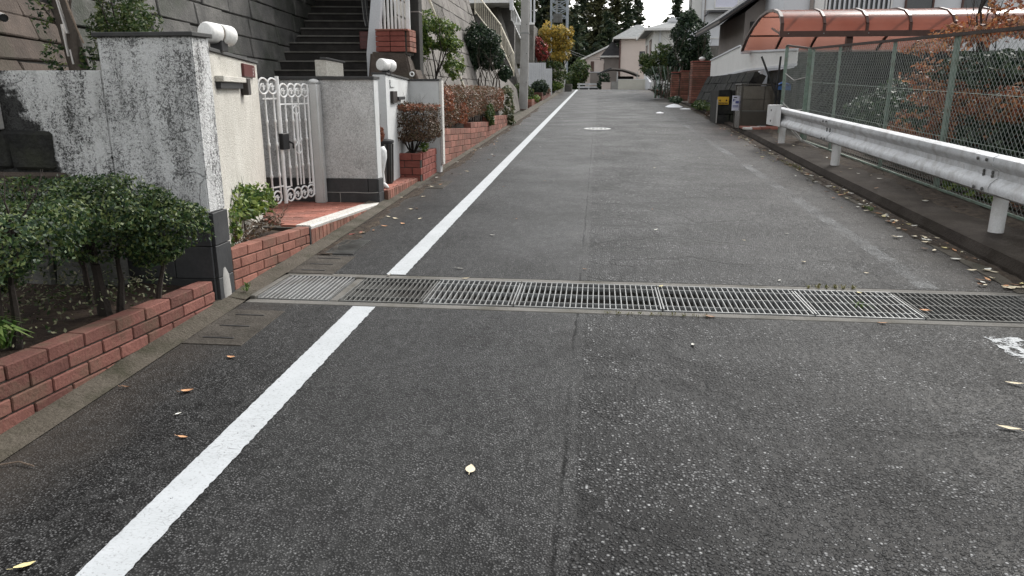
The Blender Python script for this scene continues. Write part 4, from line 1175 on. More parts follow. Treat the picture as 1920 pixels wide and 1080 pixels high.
for k in range(26):
    mb = MB(); grow(mb, (-2.8 + rng.uniform(-.15, .15), 11.7 + .32 * k, .80), (rng.uniform(-.3, .3), rng.uniform(-.3, .3), 1), .4, .014, 1, rng, 5)
    obj("stem", mb, M['barkdark'], t, smooth=True)
foliage("rusty_patches", [(-2.55, 12.6, 1.35, .12, .5, .22), (-2.55, 14.1, 1.1, .1, .5, .22), (-2.55, 19.6, 1.3, .12, .7, .25)], 2600, .02, M['leafredtop'], t, 16)
sheet("planter_soil", M['soil'], [(-2.58, 11.3, .86), (-2.58, 20.6, .80), (-3.6, 20.6, .85), (-3.6, 11.3, .9)])
bush("weed", "green leafy weed growing out of the long brick wall below the hedge", "plant", [(-2.42, 17.0, 1.0, .12, .2, .2), (-2.42, 17.1, .82, .1, .15, .1)], 420, .035, 'leafmid', None, seed=17)
bush("climbing_ivy", "pale variegated ivy trailing down the far end of the russet hedge", "plant", [(-2.42, 20.75, 1.0, .15, .2, .45), (-2.5, 20.9, 1.5, .15, .25, .12), (-2.4, 20.75, .68, .13, .15, .14)], 520, .05, 'ivy', None, seed=18, shell=.75)
bush("clipped_shrubs_tail", "low red tinged shrub at the near end of the long wall's top", "bush", [(-2.62, 19.7, 1.15, .16, .5, .16)], 500, .022, 'leafredtop', None, seed=19) if False else None

# ------------------------------------------------------------------ big stone retaining walls
def stone_wall(name, label, P, u, v, rows, L, h, mat, seed, depth=.3, cham=.010, rough=.010, umax=None, skip=None, Lvar=.15, gap=.011, joint='joint'):
    """courses of stone blocks on a leaning plane: P start point, u along, v up the batter"""
    random.seed(seed)
    u = Vector(u).normalized(); v = Vector(v).normalized(); n = u.cross(v).normalized()
    t = thing(name, label, "retaining wall", P)
    P = Vector(P)
    mb = MB()
    c = P + u * (umax / 2) + v * (rows * h / 2) - n * (depth * .5 + .03)
    mb.obox(c, u, v, n, umax / 2, rows * h / 2, depth * .5)
    obj("joint_bed", mb, M[joint], t)
    for r in range(rows):
        s = -random.uniform(0, L)
        while s < umax:
            l = L * random.choice((1 - Lvar, 1.0, 1.0, 1 + Lvar))
            a, b = max(0, s), min(umax, s + l)
            if b - a > .08:
                q = P + u * ((a + b) / 2) + v * (h * (r + .5)) - n * (.1 - random.uniform(-.012, .012))
                if not skip or not skip(q):
                    piece("stone", (round((b - a - gap) * 20) / 20 if b - a > .3 else b - a - gap, h - gap, .2), q, M[mat], t, (u, v, n), cham=cham, rough=rough)
            s += l
    return t
# facing block wall at the far left, turned in behind the white wall
stone_wall("retaining_wall", "brown stone block retaining wall at the far left behind the stained white wall", (-4.28, 4.86, 1.02), (-.26, .966, -.02), (-.30, -.08, .95), 7, 1.0, .205, 'stonewarm', 31, umax=2.45)
stone_wall("retaining_wall", "tall grey stone block retaining wall to the left of the dark stairs", (-5.12, 7.15, .95), (-.035, .999, -.03), (-.10, 0, .995), 12, .95, .30, 'stone', 32, umax=10.5)
stone_wall("retaining_wall", "long sloping grey brown stone wall behind the russet hedge", (-3.02, 13.2, 1.12), (-.02, 1, 0), (-.27, 0, .963), 11, .9, .34, 'stonepale', 33, umax=11.2, depth=.12)
sheet("hillside", M['ground'], [(-5.45, 7.2, 4.42), (-5.75, 17.4, 4.42), (-40, 17.4, 6.5), (-40, 7.2, 6.5)])
sheet("hillside", M['ground'], [(-4.12, 13.2, 4.62), (-4.35, 24.4, 4.62), (-40, 24.4, 6.6), (-40, 17.4, 6.5), (-5.8, 17.4, 4.45), (-5.6, 13.2, 4.45)])
# weep pipe and its little grey mouths
t = thing("weep_pipe", "grey plastic drain pipe poking from the brown stone wall, top left corner", "pipe", (-4.45, 5.2, 2.2))
mb = MB(); a0 = Vector((-5.0, 6.02, 2.13)); a1 = Vector((-4.79, 5.84, 2.085))
mb.tube([a0, a1], .032, 14, cap=False); obj("pipe", mb, M['pole'], t, smooth=True)
mb = MB(); mb.tube([a0, a1 - (a1 - a0).normalized() * .008], .025, 14); obj("dark_bore_fill", mb, M['inkholeblack'], t)  # black plug stands in for the dark inside of the pipe

# leaning tree trunk and shrub behind the white wall
t = thing("garden_tree", "leaning trunk with peeling pale bark in the corner of the stone walls", "tree", (-4.10, 5.75, 1.2))
mb = MB(); rng = random.Random(3)
mb.tube([(-4.05, 5.75, 1.1), (-4.12, 5.75, 1.6), (-4.20, 5.78, 1.95), (-4.27, 5.8, 2.3), (-4.3, 5.85, 2.9)], [.085, .075, .07, .062, .05], 10)
mb.tube([(-4.14, 5.72, 1.65), (-4.10, 5.70, 1.95), (-4.17, 5.7, 2.3), (-4.12, 5.7, 2.8)], [.035, .032, .03, .02], 7)
for k in range(5): grow(mb, (-4.22, 5.78, 1.9 + .12 * k), (rng.uniform(-1, 1), rng.uniform(-.5, .5), .8), .35, .014, 1, rng, 5)
obj("trunk", mb, M['bark'], t, smooth=True)
for k, (a, b_) in enumerate((((-4.17, 5.70, 1.78), (-4.19, 5.70, 2.02)), ((-4.14, 5.68, 1.95), (-4.21, 5.70, 2.26)), ((-4.13, 5.69, 1.72), (-4.14, 5.69, 1.83)))):
    mb = MB(); mb.bar(a, b_, .014, .006, (1, 0, 0)); obj("peeling_bark", mb, M['pale'], t)
mb = MB(); mb.tube([(-4.13, 5.62, 2.4), (-4.0, 5.6, 1.98), (-3.96, 5.6, 1.87)], .007, 5); obj("dead_stem", mb, M['twig'], t)
for k, bl_ in enumerate(((-4.30, 5.72, 1.78, .12, .1, .12), (-4.02, 5.70, 1.75, .06, .06, .14), (-4.35, 5.7, 2.15, .1, .1, .2))): foliage("sprout", [bl_], 140, .018, M['leafhedge'], t, 47 + k)
bush("evergreen_shrub", "feathery green shrub rising behind the dark cap of the nearest white wall", "bush", [(-3.82, 5.9, 2.12, .20, .22, .28), (-3.66, 5.9, 2.04, .14, .18, .2), (-3.95, 5.9, 1.95, .14, .15, .22)], 3600, .019, 'leafmid', [((-3.8, 5.9, 1.2), (0, 0, 1), .6, .02, 2)], 'barkdark', 42, asp=.35, gap=.5)

# ------------------------------------------------------------------ dark stairs and the white stair parapet
t = thing("stone_stairs", "wide dark stone stairs climbing beside the tall grey retaining wall", "stairs", (-4.6, 12.3, 1.5))
U = Vector((.985, .17, 0)).normalized(); V = Vector((-.17, .985, 0)).normalized()
zs = [1.70, 1.848, 2.005, 2.17, 2.34, 2.475, 2.625, 2.785, 2.94, 3.095, 3.255, 3.42, 3.58, 3.74]
R0 = Vector((-3.55, 12.45, 0))
for k, z in enumerate(zs):
    q = R0 + V * (.30 * k)
    xl = -5.42 if k < 5 else -5.20 - .035 * (k - 5)
    wd = (q.x - xl) + .3
    q = q - U * (wd / 2)
    dz = z - (zs[k - 1] if k else z - .155)
    lo = k < 5
    mb = MB()
    mb.obox(q + V * .17 + Z3 * (z - dz / 2 - .02), U, V, Z3, wd / 2, .19 + .0, dz / 2 + .0)
    st = obj("step", mb, M['step'], t, bevel=.012, seg=2)
    mb = MB(); mb.obox(q - V * .028 + Z3 * (z - .014), U, V, Z3, wd / 2 - .01, .016, .012); obj("nosing", mb, M['concrete'], st)
mb = MB()
for k, z in enumerate(zs):
    q = R0 + V * (.30 * k + .36) - U * .9
    mb.obox(q + Z3 * (z - .65), U, V, Z3, 1.1, .16, .55)
obj("bed", mb, M['joint'], t)
t = thing("terracotta_box", "dark red plastic box standing on the stairs against the white parapet", "box", (-4.0, 13.9, 2.2))
mb = MB(); c = R0 + V * 1.28 - U * .33; mb.obox(c + Z3 * 2.37, U, V, Z3, .19, .13, .15); bx_ = obj("body", mb, M['plate'], t, bevel=.01)
for k in range(3):
    mb = MB(); mb.obox(c - V * .134 + Z3 * (2.28 + .08 * k), U, V, Z3, .188, .005, .008); obj("rim", mb, M['plate'], t)
# hoses hanging at the parapet
t = thing("hose", "dark bundled hoses hanging down beside the stairs at the white parapet", "hose", (-3.95, 13.2, 3.0))
for k in range(4):
    mb = MB(); x = -4.10 + .03 * k
    mb.tube([(x - .12, 13.6, 3.4), (x - .08, 13.5, 3.0), (x, 13.3, 2.72), (x + .06, 13.2, 2.58)], .011, 6); obj("strand", mb, M['black'] if k % 2 else M['steeldull'], t, smooth=True)
# parapet: white slab rising with the stairs
t = thing("stair_parapet", "white slanted stair parapet with white upright railing bars", "parapet", (-3.5, 11.6, 1.4))
mb = MB(); pol = [(-3.67, 1.4), (-3.675, 2.06), (-3.49, 3.4), (-3.33, 3.4), (-3.46, 2.3), (-3.49, 1.4)]
mb.prism(pol, 'y', 11.96, 12.08); obj("slab", mb, M['houseW'], t, bevel=.008)
for k in range(8):
    x = -3.46 + .055 * k; y = 12.12 + .02 * k
    mb = MB(); mb.box(x - .014, x + .014, y - .012, y + .012, 2.40 - .014 * k, 3.35); obj("railing_bar", mb, M['white'], t)
mb = MB(); mb.box(-3.07, -3.01, 12.18, 12.24, 2.33, 3.4); obj("railing_post", mb, M['white'], t, bevel=.004)
t = thing("dark_gate_pier", "dark grey purple pier right of the white railing bars", "pier", (-2.98, 12.45, 1.8))
mb = MB(); mb.box(-3.05, -2.90, 12.35, 12.6, 1.6, 3.4); obj("shaft", mb, M['joint'], t, bevel=.01)
mb = MB(); mb.box(-3.055, -2.895, 12.345, 12.605, 2.72, 2.735); obj("band", mb, M['houseG'], t)
# brick block under the railing
t = thing("brick_block", "orange red brick upstand under the white railing bars", "brick upstand", (-3.25, 11.9, 2.1))
mb = MB(); mb.box(-3.44, -2.99, 11.86, 12.29, 2.05, 2.40); obj("mortar", mb, M['mortar'], t)
for r in range(4):
    z = 2.13 + .078 * r
    for k in range(2): piece("brick", (.225 if k or r % 2 else .225, .09, .07), (-3.36 + .235 * k, 11.865, z), M['brickdark'], t, cham=.004)
    for k in range(2): piece("brick", (.09, .20, .07), (-2.985, 11.97 + .21 * k, z), M['brick'], t, cham=.004)
mb = MB(); mb.box(-3.47, -2.95, 11.80, 12.32, 2.405, 2.43); obj("coping", mb, M['brick'], t, bevel=.003)
# dark mortared slope below it
t = thing("mortared_slope", "dark brown mortared slope under the orange brick upstand", "retaining slope", (-3.1, 11.7, 1.5))
mb = MB(); mb.hexa([(-3.6, 11.55, 1.2), (-2.72, 11.42, 1.2), (-2.78, 13.9, 1.0), (-3.6, 13.9, 1.0), (-3.55, 11.75, 2.09), (-2.98, 11.82, 2.07), (-3.12, 13.6, 1.80), (-3.55, 13.6, 2.2)])
obj("slope", mb, M['stonewarm'], t, bevel=.03, seg=2)
random.seed(6)
for k, (x, y, z) in enumerate(((-2.86, 12.0, 1.72), (-2.84, 12.7, 1.58), (-2.89, 13.3, 1.5))):
    piece("stone", (.14, .5, .18), (x - .03, y, z), M['stonewarm'], t, (Vector((1, 0, .35)).normalized(), Vector((0, 1, 0)), Vector((-.35, 0, 1)).normalized()), cham=.02, rough=.012)
t = thing("loop_bracket", "small white loop bracket on the mortared slope above the smooth wall", "bracket", (-2.72, 11.5, 1.7))
mb = MB(); mb.ring((-2.76, 11.2, 1.745), .03, .010, (1, 0, 0), (0, 0, 1), 14, 5); obj("loop", mb, M['white'], t, smooth=True)

# ------------------------------------------------------------------ trees by the long stone wall, guy cover
bush("garden_tree", "airy small tree with yellow green top in front of the long stone wall", "tree",
     [(-3.02, 13.8, 2.62, .42, .42, .25), (-2.74, 13.9, 2.36, .25, .3, .22), (-3.24, 13.7, 2.28, .22, .3, .28), (-2.68, 14.1, 1.95, .22, .3, .25), (-2.9, 13.7, 2.42, .3, .3, .2)], 6200, .026, 'leafbright',
     [((-2.96, 13.8, .95), (0, 0, 1), .8, .036, 4), ((-2.98, 13.85, 1.0), (-.3, 0, 1), .66, .022, 3), ((-2.9, 13.8, 1.1), (.3, 0, 1), .5, .016, 3)], 'barkdark', 51, gap=1.0, lump=.5, shell=.5)
bush("garden_tree", "dense dark glossy round tree on a cluster of thin stems behind the russet hedge", "tree",
     [(-3.3, 21.2, 2.8, .52, .5, .48), (-3.0, 21.3, 2.4, .40, .4, .36), (-3.5, 21.2, 2.35, .30, .4, .34), (-2.62, 21.4, 1.95, .2, .3, .22)], 6500, .042, 'leafdark',
     [((-3.0 + dx, 21.1, .9), (dx * 1.8, 0, 1), .9, .03, 2) for dx in (-.2, -.1, .02, .12, .2)], 'bark', 52, lump=.4, shell=.6)
t = thing("guy_wire", "pale striped guy wire cover slanting down in front of the long stone wall", "guy wire", (-2.95, 16.7, 1.4))
P_, Q_ = Vector((-2.60, 14.9, 1.50)), Vector((-3.33, 14.8, 3.35))
mb = MB(); mb.tube([P_, Q_], .022, 8); obj("cover", mb, M['cream'], t, smooth=True)
for k in range(9):
    mb = MB(); a = P_ + (Q_ - P_) * (.1 + .05 * k); mb.tube([a, a + (Q_ - P_) * .015], .0235, 8); obj("stripe", mb, M['fencegreen'], t, smooth=True)

# ------------------------------------------------------------------ second stairs with pale railings
ST0 = Vector((-4.35, 32.4, 1.3))
sv = Vector((-.36, .93, 0)).normalized(); su = Vector((.93, .36, 0)).normalized()
t = thing("concrete_stairs", "grey concrete stairs with pale railings climbing left beyond the dark round tree", "stairs", ST0)
for k in range(17):
    mb = MB(); c = ST0 + sv * (.235 * k + .12) + Z3 * (.205 * k + .10)
    mb.obox(c + su * .48, sv, su, Z3, .14, .47, .11); obj("step", mb, M['steppale'], t, bevel=.012)
mb = MB(); c0 = ST0 + su * 1.42; 
def pl(s, z, o): q = ST0 + sv * s + su * o; return (q.x, q.y, z)
prof = [(-.25, 1.1), (-.25, 1.65), (3.9, 5.25), (4.6, 5.25), (4.6, 3.8), (.6, 1.1)]
for o0, o1, nm in ((.955, 1.13, "stringer_wall"),):
    vs = [pl(s, z, o0) for s, z in prof] + [pl(s, z, o1) for s, z in prof]; n = len(prof)
    mb = MB(); mb.add(vs, [tuple(range(n)), tuple(range(2 * n - 1, n - 1, -1))] + [(i, i + n, (i + 1) % n + n, (i + 1) % n) for i in range(n)])
    obj(nm, mb, M['concrete'], t, bevel=.01)
def picket_rail(parent, a, b, h, n, m, r=.012, rail=.02):
    a = Vector(a); b = Vector(b)
    mb = MB(); mb.bar(a + Z3 * h, b + Z3 * h, rail, rail); obj("handrail", mb, M[m], parent)
    mb = MB(); mb.bar(a + Z3 * .08, b + Z3 * .08, rail * .7, rail * .7); obj("lower_rail", mb, M[m], parent)
    for k in range(n + 1):
        q = a + (b - a) * (k / n)
        mb = MB(); mb.tube([q + Z3 * (.08 if 0 < k < n else -.05), q + Z3 * h], r if 0 < k < n else r * 1.8, 6); obj("baluster" if 0 < k < n else "rail_post", mb, M[m], parent)
rl = thing("stair_railing", "cream picket railing on the near side of the concrete stairs", "railing", (-3.0, 30.9, 1.4))
picket_rail(rl, (-3.42, 31.0, 2.08), (-4.05, 32.0, 3.2), .82, 9, 'cream')
picket_rail(rl, (-4.07, 32.02, 3.23), (-5.3, 33.0, 4.65), .85, 13, 'cream')
rl = thing("stair_railing", "white picket railing on the far side of the concrete stairs", "railing", (-2.6, 33.0, 2.3))
picket_rail(rl, (-3.15, 33.9, 3.0), (-4.05, 35.6, 4.6), .78, 13, 'white')
mb = MB(); mb.hexa([(-4.2, 24.45, .5), (-3.12, 24.45, .5), (-3.12, 30.7, .7), (-3.9, 30.7, .7), (-4.4, 24.5, 2.75), (-3.62, 24.5, 2.65), (-3.25, 30.6, 1.55), (-3.9, 30.7, 1.65)])
tag(obj("stair_flank", mb, M['stonepale'], bevel=.02), "sloping stone flank at the foot of the concrete stairs", "retaining slope")
t = thing("stair_balcony", "raised balcony with a white picket front at the head of the concrete stairs", "balcony", (-5.0, 33.4, 4.3))
mb = MB(); mb.box(-6.6, -3.95, 34.6, 37.5, 5.22, 5.40); obj("deck", mb, M['white'], t)
mb = MB(); mb.box(-6.5, -4.05, 36.9, 37.3, 1.2, 5.22); obj("retaining_face", mb, M['steppale'], t)
for k in range(17):
    x = -6.2 + .135 * k
    mb = MB(); mb.box(x - .022, x + .022, 34.63, 34.67, 5.4, 6.5); obj("picket", mb, M['white'], t)
mb = MB(); mb.box(-4.0, -3.85, 34.5, 34.7, 4.9, 7.0); obj("corner_post", mb, M['houseW'], t)

# further terrace with teal white balustrade
t = thing("terrace", "distant grey terrace with a pale balustrade, left of the utility pole", "terrace", (-4.6, 46, 3.5))
mb = MB(); mb.box(-6.8, -3.9, 46, 49, 3.0, 5.2); obj("base_wall", mb, M['concrete'], t)
mb = MB(); mb.box(-6.8, -3.85, 45.95, 46.05, 5.2, 5.32); obj("deck_edge", mb, M['white'], t)
for k in range(14):
    x = -6.6 + .21 * k
    mb = MB(); mb.box(x - .05, x + .05, 45.97, 46.03, 5.32, 6.6); obj("baluster", mb, M['houseW'], t)
bush("climbing_ivy", "dark creeper between the stair balcony and the distant terrace", "plant", [(-3.85, 36, 5.5, .2, .5, .75), (-3.68, 36, 5.0, .18, .4, .4)], 900, .06, 'leafmid', None, seed=54)

# ------------------------------------------------------------------ utility pole, fences, planters along the left further up
t = thing("utility_pole", "round grey concrete utility pole behind the low shrubs on the left", "utility pole", (-2.98, 31.0, zr(31)))
mb = MB(); mb.tube([(-3.04, 31.0, zr(31) - .1), (-2.98, 31.0, 3.0), (-2.93, 31.0, 9.5)], [.185, .175, .15], 20); obj("shaft", mb, M['pole'], t, smooth=True)
for k in range(5):
    mb = MB(); z = 1.8 + .55 * k; mb.tube([(-3.0 + .1 * (-1) ** k, 30.84, z), (-3.0 + .12 * (-1) ** k, 30.80, z)], .012, 6); obj("step_hole", mb, M['steeldull'], t)
mb = MB(); mb.lathe((-2.97, 31.0, 3.66), [(.182, 0), (.182, .04)], 20); obj("band", mb, M['steel'], t)

t = thing("board_fence", "white vertical board fence stepping down behind the utility pole", "fence", (-3.6, 44, zr(44)))
x = -4.85
k = 0
while x < -2.72:
    zt = 2.66 if x < -4.45 else (2.98 if x < -3.1 else 2.66)
    piece("board", (.115, .03, zt - 1.1), (x + .06, 44 + .004 * (k % 3), (zt + 1.1) / 2), M['houseW'], t, cham=.006)
    x += .122; k += 1
for x in (-4.8, -3.75, -3.08, -2.72):
    mb = MB(); mb.box(x - .04, x + .04, 44.02, 44.12, 1.1, 2.9 if x > -4.5 and x < -3 else 2.62); obj("post", mb, M['alu'], t)

PG = "brick planters along the kerb beyond the hedge"
brick_planter("low long brick planter with dark round shrubs at the foot of the utility pole", -3.72, -2.72, 31.4, 34.0, .62, 1.12, .5, .125, 'brick', group=None)
brick_planter("mossy brown brick planter edge beyond the dark round shrubs", -3.3, -2.6, 35.5, 42.0, .9, 1.38, .6, .16, 'brickmoss', group=None)
bush("round_shrub", "dark round clipped shrub in the low brick planter at the foot of the pole", "bush", [(-3.25, 32.0, 1.42, .42, .4, .34), (-2.98, 32.2, 1.34, .3, .35, .26)], 2600, .045, 'leafmid', None, seed=55, lump=.3)
bush("round_shrub", "darker round shrub to the right of the pole's foot", "bush", [(-2.75, 36.5, 1.62, .42, .5, .38), (-2.95, 36.4, 1.5, .35, .5, .33)], 2000, .05, 'leafdark', None, seed=56, lump=.3)
bush("ground_plants", "pale green leafy plants spilling over the brick planter's front", "plant", [(-3.2, 31.6, 1.16, .5, .2, .12), (-2.7, 33.5, 1.15, .16, .9, .14)], 700, .045, 'leafbright', None, seed=57)
bush("low_shrub", "small yellow green shrub near the kerb beyond the board fence", "bush", [(-2.75, 48.5, 1.72, .55, .7, .30)], 900, .07, 'leafbright', None, seed=58)
bush("low_shrub", "brown tinged low shrub on the mossy planter edge", "bush", [(-2.72, 39.5, 1.45, .28, 1.6, .17)], 900, .05, 'leafdull', None, seed=59)
t = thing("beige_wall", "beige garden wall under the yellow tree", "wall", (-3.0, 52, 1.4))
mb = MB(); mb.box(-4.2, -2.35, 52, 52.25, 1.2, 2.85); obj("wall_panel", mb, M['beige'], t)
mb = MB(); mb.box(-4.25, -2.3, 51.95, 52.3, 2.85, 2.93); obj("coping", mb, M['concrete'], t)
t = thing("thin_pole", "thin white pole at the kerb beside the yellow tree", "pole", (-2.28, 51, 1.3))
mb = MB(); mb.tube([(-2.28, 51, 1.2), (-2.20, 51, 4.2)], .055, 10); obj("shaft", mb, M['white'], t, smooth=True)
mb = MB(); mb.box(-2.22, -1.75, 50.9, 51.3, 1.25, 1.85); obj("base_box", mb, M['concrete'], t, bevel=.02)
bush("autumn_tree", "bright yellow autumn tree beyond the utility pole", "tree",
     [(-2.75, 49.5, 4.7, .85, .9, .85), (-2.2, 49.7, 4.3, .55, .7, .85), (-3.2, 49.5, 5.0, .7, .8, .65), (-2.6, 49.6, 3.6, .7, .7, .55), (-1.95, 49.7, 5.0, .35, .4, .4)], 6000, .075, 'leafyellow',
     [((-2.9, 49.5, 1.3), (0, 0, 1), 1.6, .09, 3), ((-2.85, 49.5, 1.4), (.35, 0, 1), 1.4, .06, 3), ((-3.0, 49.5, 1.4), (-.3, 0, 1), 1.4, .05, 3)], 'barkdark', 61, gap=.5, lump=.5)
bush("autumn_tree", "small crimson leaved tree between the utility pole and the yellow tree", "tree",
     [(-3.75, 47.5, 4.0, .5, .5, .6), (-3.5, 47.5, 3.6, .4, .5, .4)], 1300, .075, 'leafcrimson', [((-3.7, 47.5, 1.3), (0, 0, 1), 1.6, .05, 2)], 'barkdark', 62, gap=.7, lump=.5)
bush("garden_shrub", "olive green shrub under the yellow tree behind the board fence", "bush", [(-3.0, 48.2, 2.7, .8, .5, .6), (-2.4, 49.0, 2.5, .4, .5, .6)], 1600, .07, 'leafmid', None, seed=63, gap=.5)

# ------------------------------------------------------------------ guardrail
t = thing("guardrail", "weathered white metal guardrail along the right kerb", "guardrail", (3.4, 10, zr(10)))
PROF = [(0.0, .345), (-.035, .345), (-.075, .325), (-.082, .285), (-.07, .255), (-.015, .205), (-.015, .15), (-.07, .10), (-.082, .06), (-.075, .025), (-.035, 0.0), (0, 0)]
def rail_seg(y0, y1, push=0.0, x=3.42):
    mb = MB(); n = len(PROF); ys = yr(y0, y1, .5)
    vs = []; fs = []
    for y in ys:
        zb = zr(y) + .465
        for o, z in PROF: vs.append((x + o - push, y, zb + z))
    for y in ys:
        zb = zr(y) + .465
        for o, z in PROF: vs.append((x + o + .006 - push, y, zb + z * .98 + .003))
    m = len(ys) * n
    for i in range(len(ys) - 1):
        for k in range(n - 1):
            a = i * n + k
            fs.append((a, a + 1, a + 1 + n, a + n)); fs.append((m + a, m + a + n, m + a + 1 + n, m + a + 1))
    for e in (0, len(ys) - 1):
        for k in range(n - 1): fs.append((e * n + k, m + e * n + k, m + e * n + k + 1, e * n + k + 1))
    mb.add(vs, fs)
    return mb
posts = [15.0, 11.6, 6.9, 2.3, -2.0]
cuts = [15.2, 11.45, 6.75, 2.2, -2.4]
for i in range(len(cuts) - 1):
    obj("beam", rail_seg(cuts[i + 1] + .004, cuts[i] - .004 if i else cuts[i]), M['rail'], t, smooth=True)
for y in cuts[1:-1]:
    sp = obj("splice_plate", rail_seg(y - .005, y + .30, .009), M['rail'], t, smooth=True)
    for dz, off in ((.16, -.02), (.19, -.02), (.05, -.088), (.30, -.088)):
        for dy in (.07, .22):
            mb = MB(); mb.lathe((3.42 + off - .008, y + dy, zr(y) + .465 + dz), [(.017, 0), (.016, .008), (.006, .013)], 8, (-1, 0, 0)); obj("bolt", mb, M['steeldull'], sp)
for y in posts:
    z = zr(y) + .11
    mb = MB(); mb.tube([(3.535, y, z - .2), (3.535, y, zr(y) + .74)], .062, 18); obj("post", mb, M['railpost'], t, smooth=True)
    mb = MB(); mb.box(3.43, 3.49, y - .05, y + .05, zr(y) + .52, zr(y) + .74); obj("bracket", mb, M['railpost'], t)
# wrapped end sleeve
mb = MB(); vs = []; n = 0
z0 = zr(15) + .455; z1 = z0 + .37
arc = [(3.33, 14.35), (3.32, 15.2), (3.33, 15.5), (3.40, 15.62), (3.52, 15.62), (3.58, 15.5), (3.585, 15.2)]
for x, y in arc: vs += [(x, y, z0), (x, y, z1)]
fs = [(2 * i, 2 * i + 1, 2 * i + 3, 2 * i + 2) for i in range(len(arc) - 1)]
fs += [tuple(2 * i for i in (1, 2, 3, 4, 5, 6)), tuple(2 * i + 1 for i in (6, 5, 4, 3, 2, 1))]
mb.add(vs, fs); obj("end_sleeve", mb, M['railpost'], t, smooth=True)
for dz in (.08, .28):
    mb = MB(); mb.lathe((3.325, 15.1, z0 + dz), [(.02, 0), (.02, .01), (.008, .016)], 8, (-1, 0, 0)); obj("bolt", mb, M['steeldull'], t)

# ------------------------------------------------------------------ chain link fence
FX = 3.97
t = thing("chain_link_fence", "faded green chain link fence with a dark top rail behind the guardrail", "fence", (FX, 10, zr(10)))
def ftop(y): return float(np.interp(y, [-4, 8, 15.2], [2.02, 2.09, 2.27]))
for y, thick in ((15.1, .035), (13.5, .028), (11.1, .028), (9.25, .036), (7.0, .03), (4.6, .03), (2.0, .03)):
    mb = MB(); zb = zr(y) + .1
    if thick > .03:
        mb.bar((FX + .028, y, zb), (FX + .028, y, ftop(y)), thick * .55, .03); mb.bar((FX + .03, y + .05, zb), (FX + .03, y + .05, ftop(y)), .008, .03)
    else: mb.bar((FX + .028, y, zb), (FX + .028, y, ftop(y)), thick * .7, .02)
    obj("post", mb, M['fencegreen'], t)
mb = MB()
for a, b in ((-2, 8), (8, 15.12)): mb.bar((FX, a, ftop(a)), (FX, b, ftop(b)), .024, .018)
obj("top_rail", mb, M['rust'], t)
mb = MB(); mb.bar((FX, -2, zr(-2) + .16), (FX, 15.1, zr(15.1) + .16), .012, .012); obj("bottom_rail", mb, M['fencegreen'], t)
for z in (.75, 1.25):
    mb = MB(); mb.tube([(FX + .008, -2, zr(-2) + z), (FX + .008, 15.1, zr(15.1) + z)], .003, 4); obj("tension_wire", mb, M['fencegreen'], t)
def link(parent, fx, y0, y1, lo, hi, pitch=.056, r=.0021, alongx=None):
    """diamond mesh: two sets of crossing wires, one a hair in front of the other"""
    mb = MB()
    H = hi - lo
    for sgn in (1, -1):
        y = y0 - H if sgn > 0 else y0
        end = y1 if sgn > 0 else y1 + H
        while y < end:
            a = [y, lo]; b = [y + sgn * H, hi]
            ya, za, yb, zb = a[0], a[1], b[0], b[1]
            lo_y, hi_y = y0, y1
            def clip(v): return za + (v - ya) * (zb - za) / (yb - ya)
            if sgn > 0:
                if ya < lo_y: za = clip(lo_y); ya = lo_y
                if yb > hi_y: zb = a[1] + (hi_y - a[0]); yb = hi_y
            else:
                if ya > hi_y: za = lo + (ya - hi_y); ya = hi_y
                if yb < lo_y: zb = lo + (a[0] - lo_y); yb = lo_y
            if abs(yb - ya) > .02:
                def Pt(q, z):
                    k = zr(q) - zr(10)
                    return (fx + .0026 * sgn, q, z + k) if alongx is None else (q, alongx + .0026 * sgn, z)
                mb.tube([Pt(ya, za), Pt((ya + yb) / 2, (za + zb) / 2), Pt(yb, zb)], r, 3, cap=False)
            y += pitch * 1.414
    return obj("wire_mesh", mb, M['wire'], parent, kind='stuff')
link(t, FX, -2.0, 15.08, zr(10) + .15, 2.12)
# the return panel going back from the corner
t = thing("chain_link_fence", "short end panel of pale green chain link fence leaning at the guardrail's far end", "fence", (4.0, 16.2, .6))
for (x, y, zt) in ((3.95, 17.0, 2.42), (3.96, 15.22, 2.27)):
    mb = MB(); mb.bar((x, y, zr(y) + .1), (x, y, zt), .035, .012); obj("post", mb, M['fencegreen'], t)
mb = MB(); mb.bar((3.95, 17.0, 2.42), (3.96, 15.22, 2.27), .018, .02); obj("top_rail", mb, M['rust'], t)
for z in (.75, 1.35):
    mb = MB(); mb.tube([(3.95, 17.0, zr(17) + z + .05), (3.93, 16.1, zr(16) + z - .08), (3.95, 15.2, zr(15) + z)], .008, 5); obj("cable", mb, M['pole'], t, smooth=True)
link(t, 3.955, 15.25, 16.97, zr(10) + .15, 2.15)
t = thing("loose_cable", "pale loose cables looping on the ground behind the guardrail's end post", "cable", (3.7, 15, .5))
for k in range(2):
    mb = MB(); mb.tube([(3.62, 15.05, 1.0 - .1 * k), (3.7, 14.9, .8 - .06 * k), (3.8, 14.6, .62 - .03 * k), (3.88, 14.2, .55), (3.92, 13.9, .51)], .011, 6); obj("strand", mb, M['pole'], t, smooth=True)

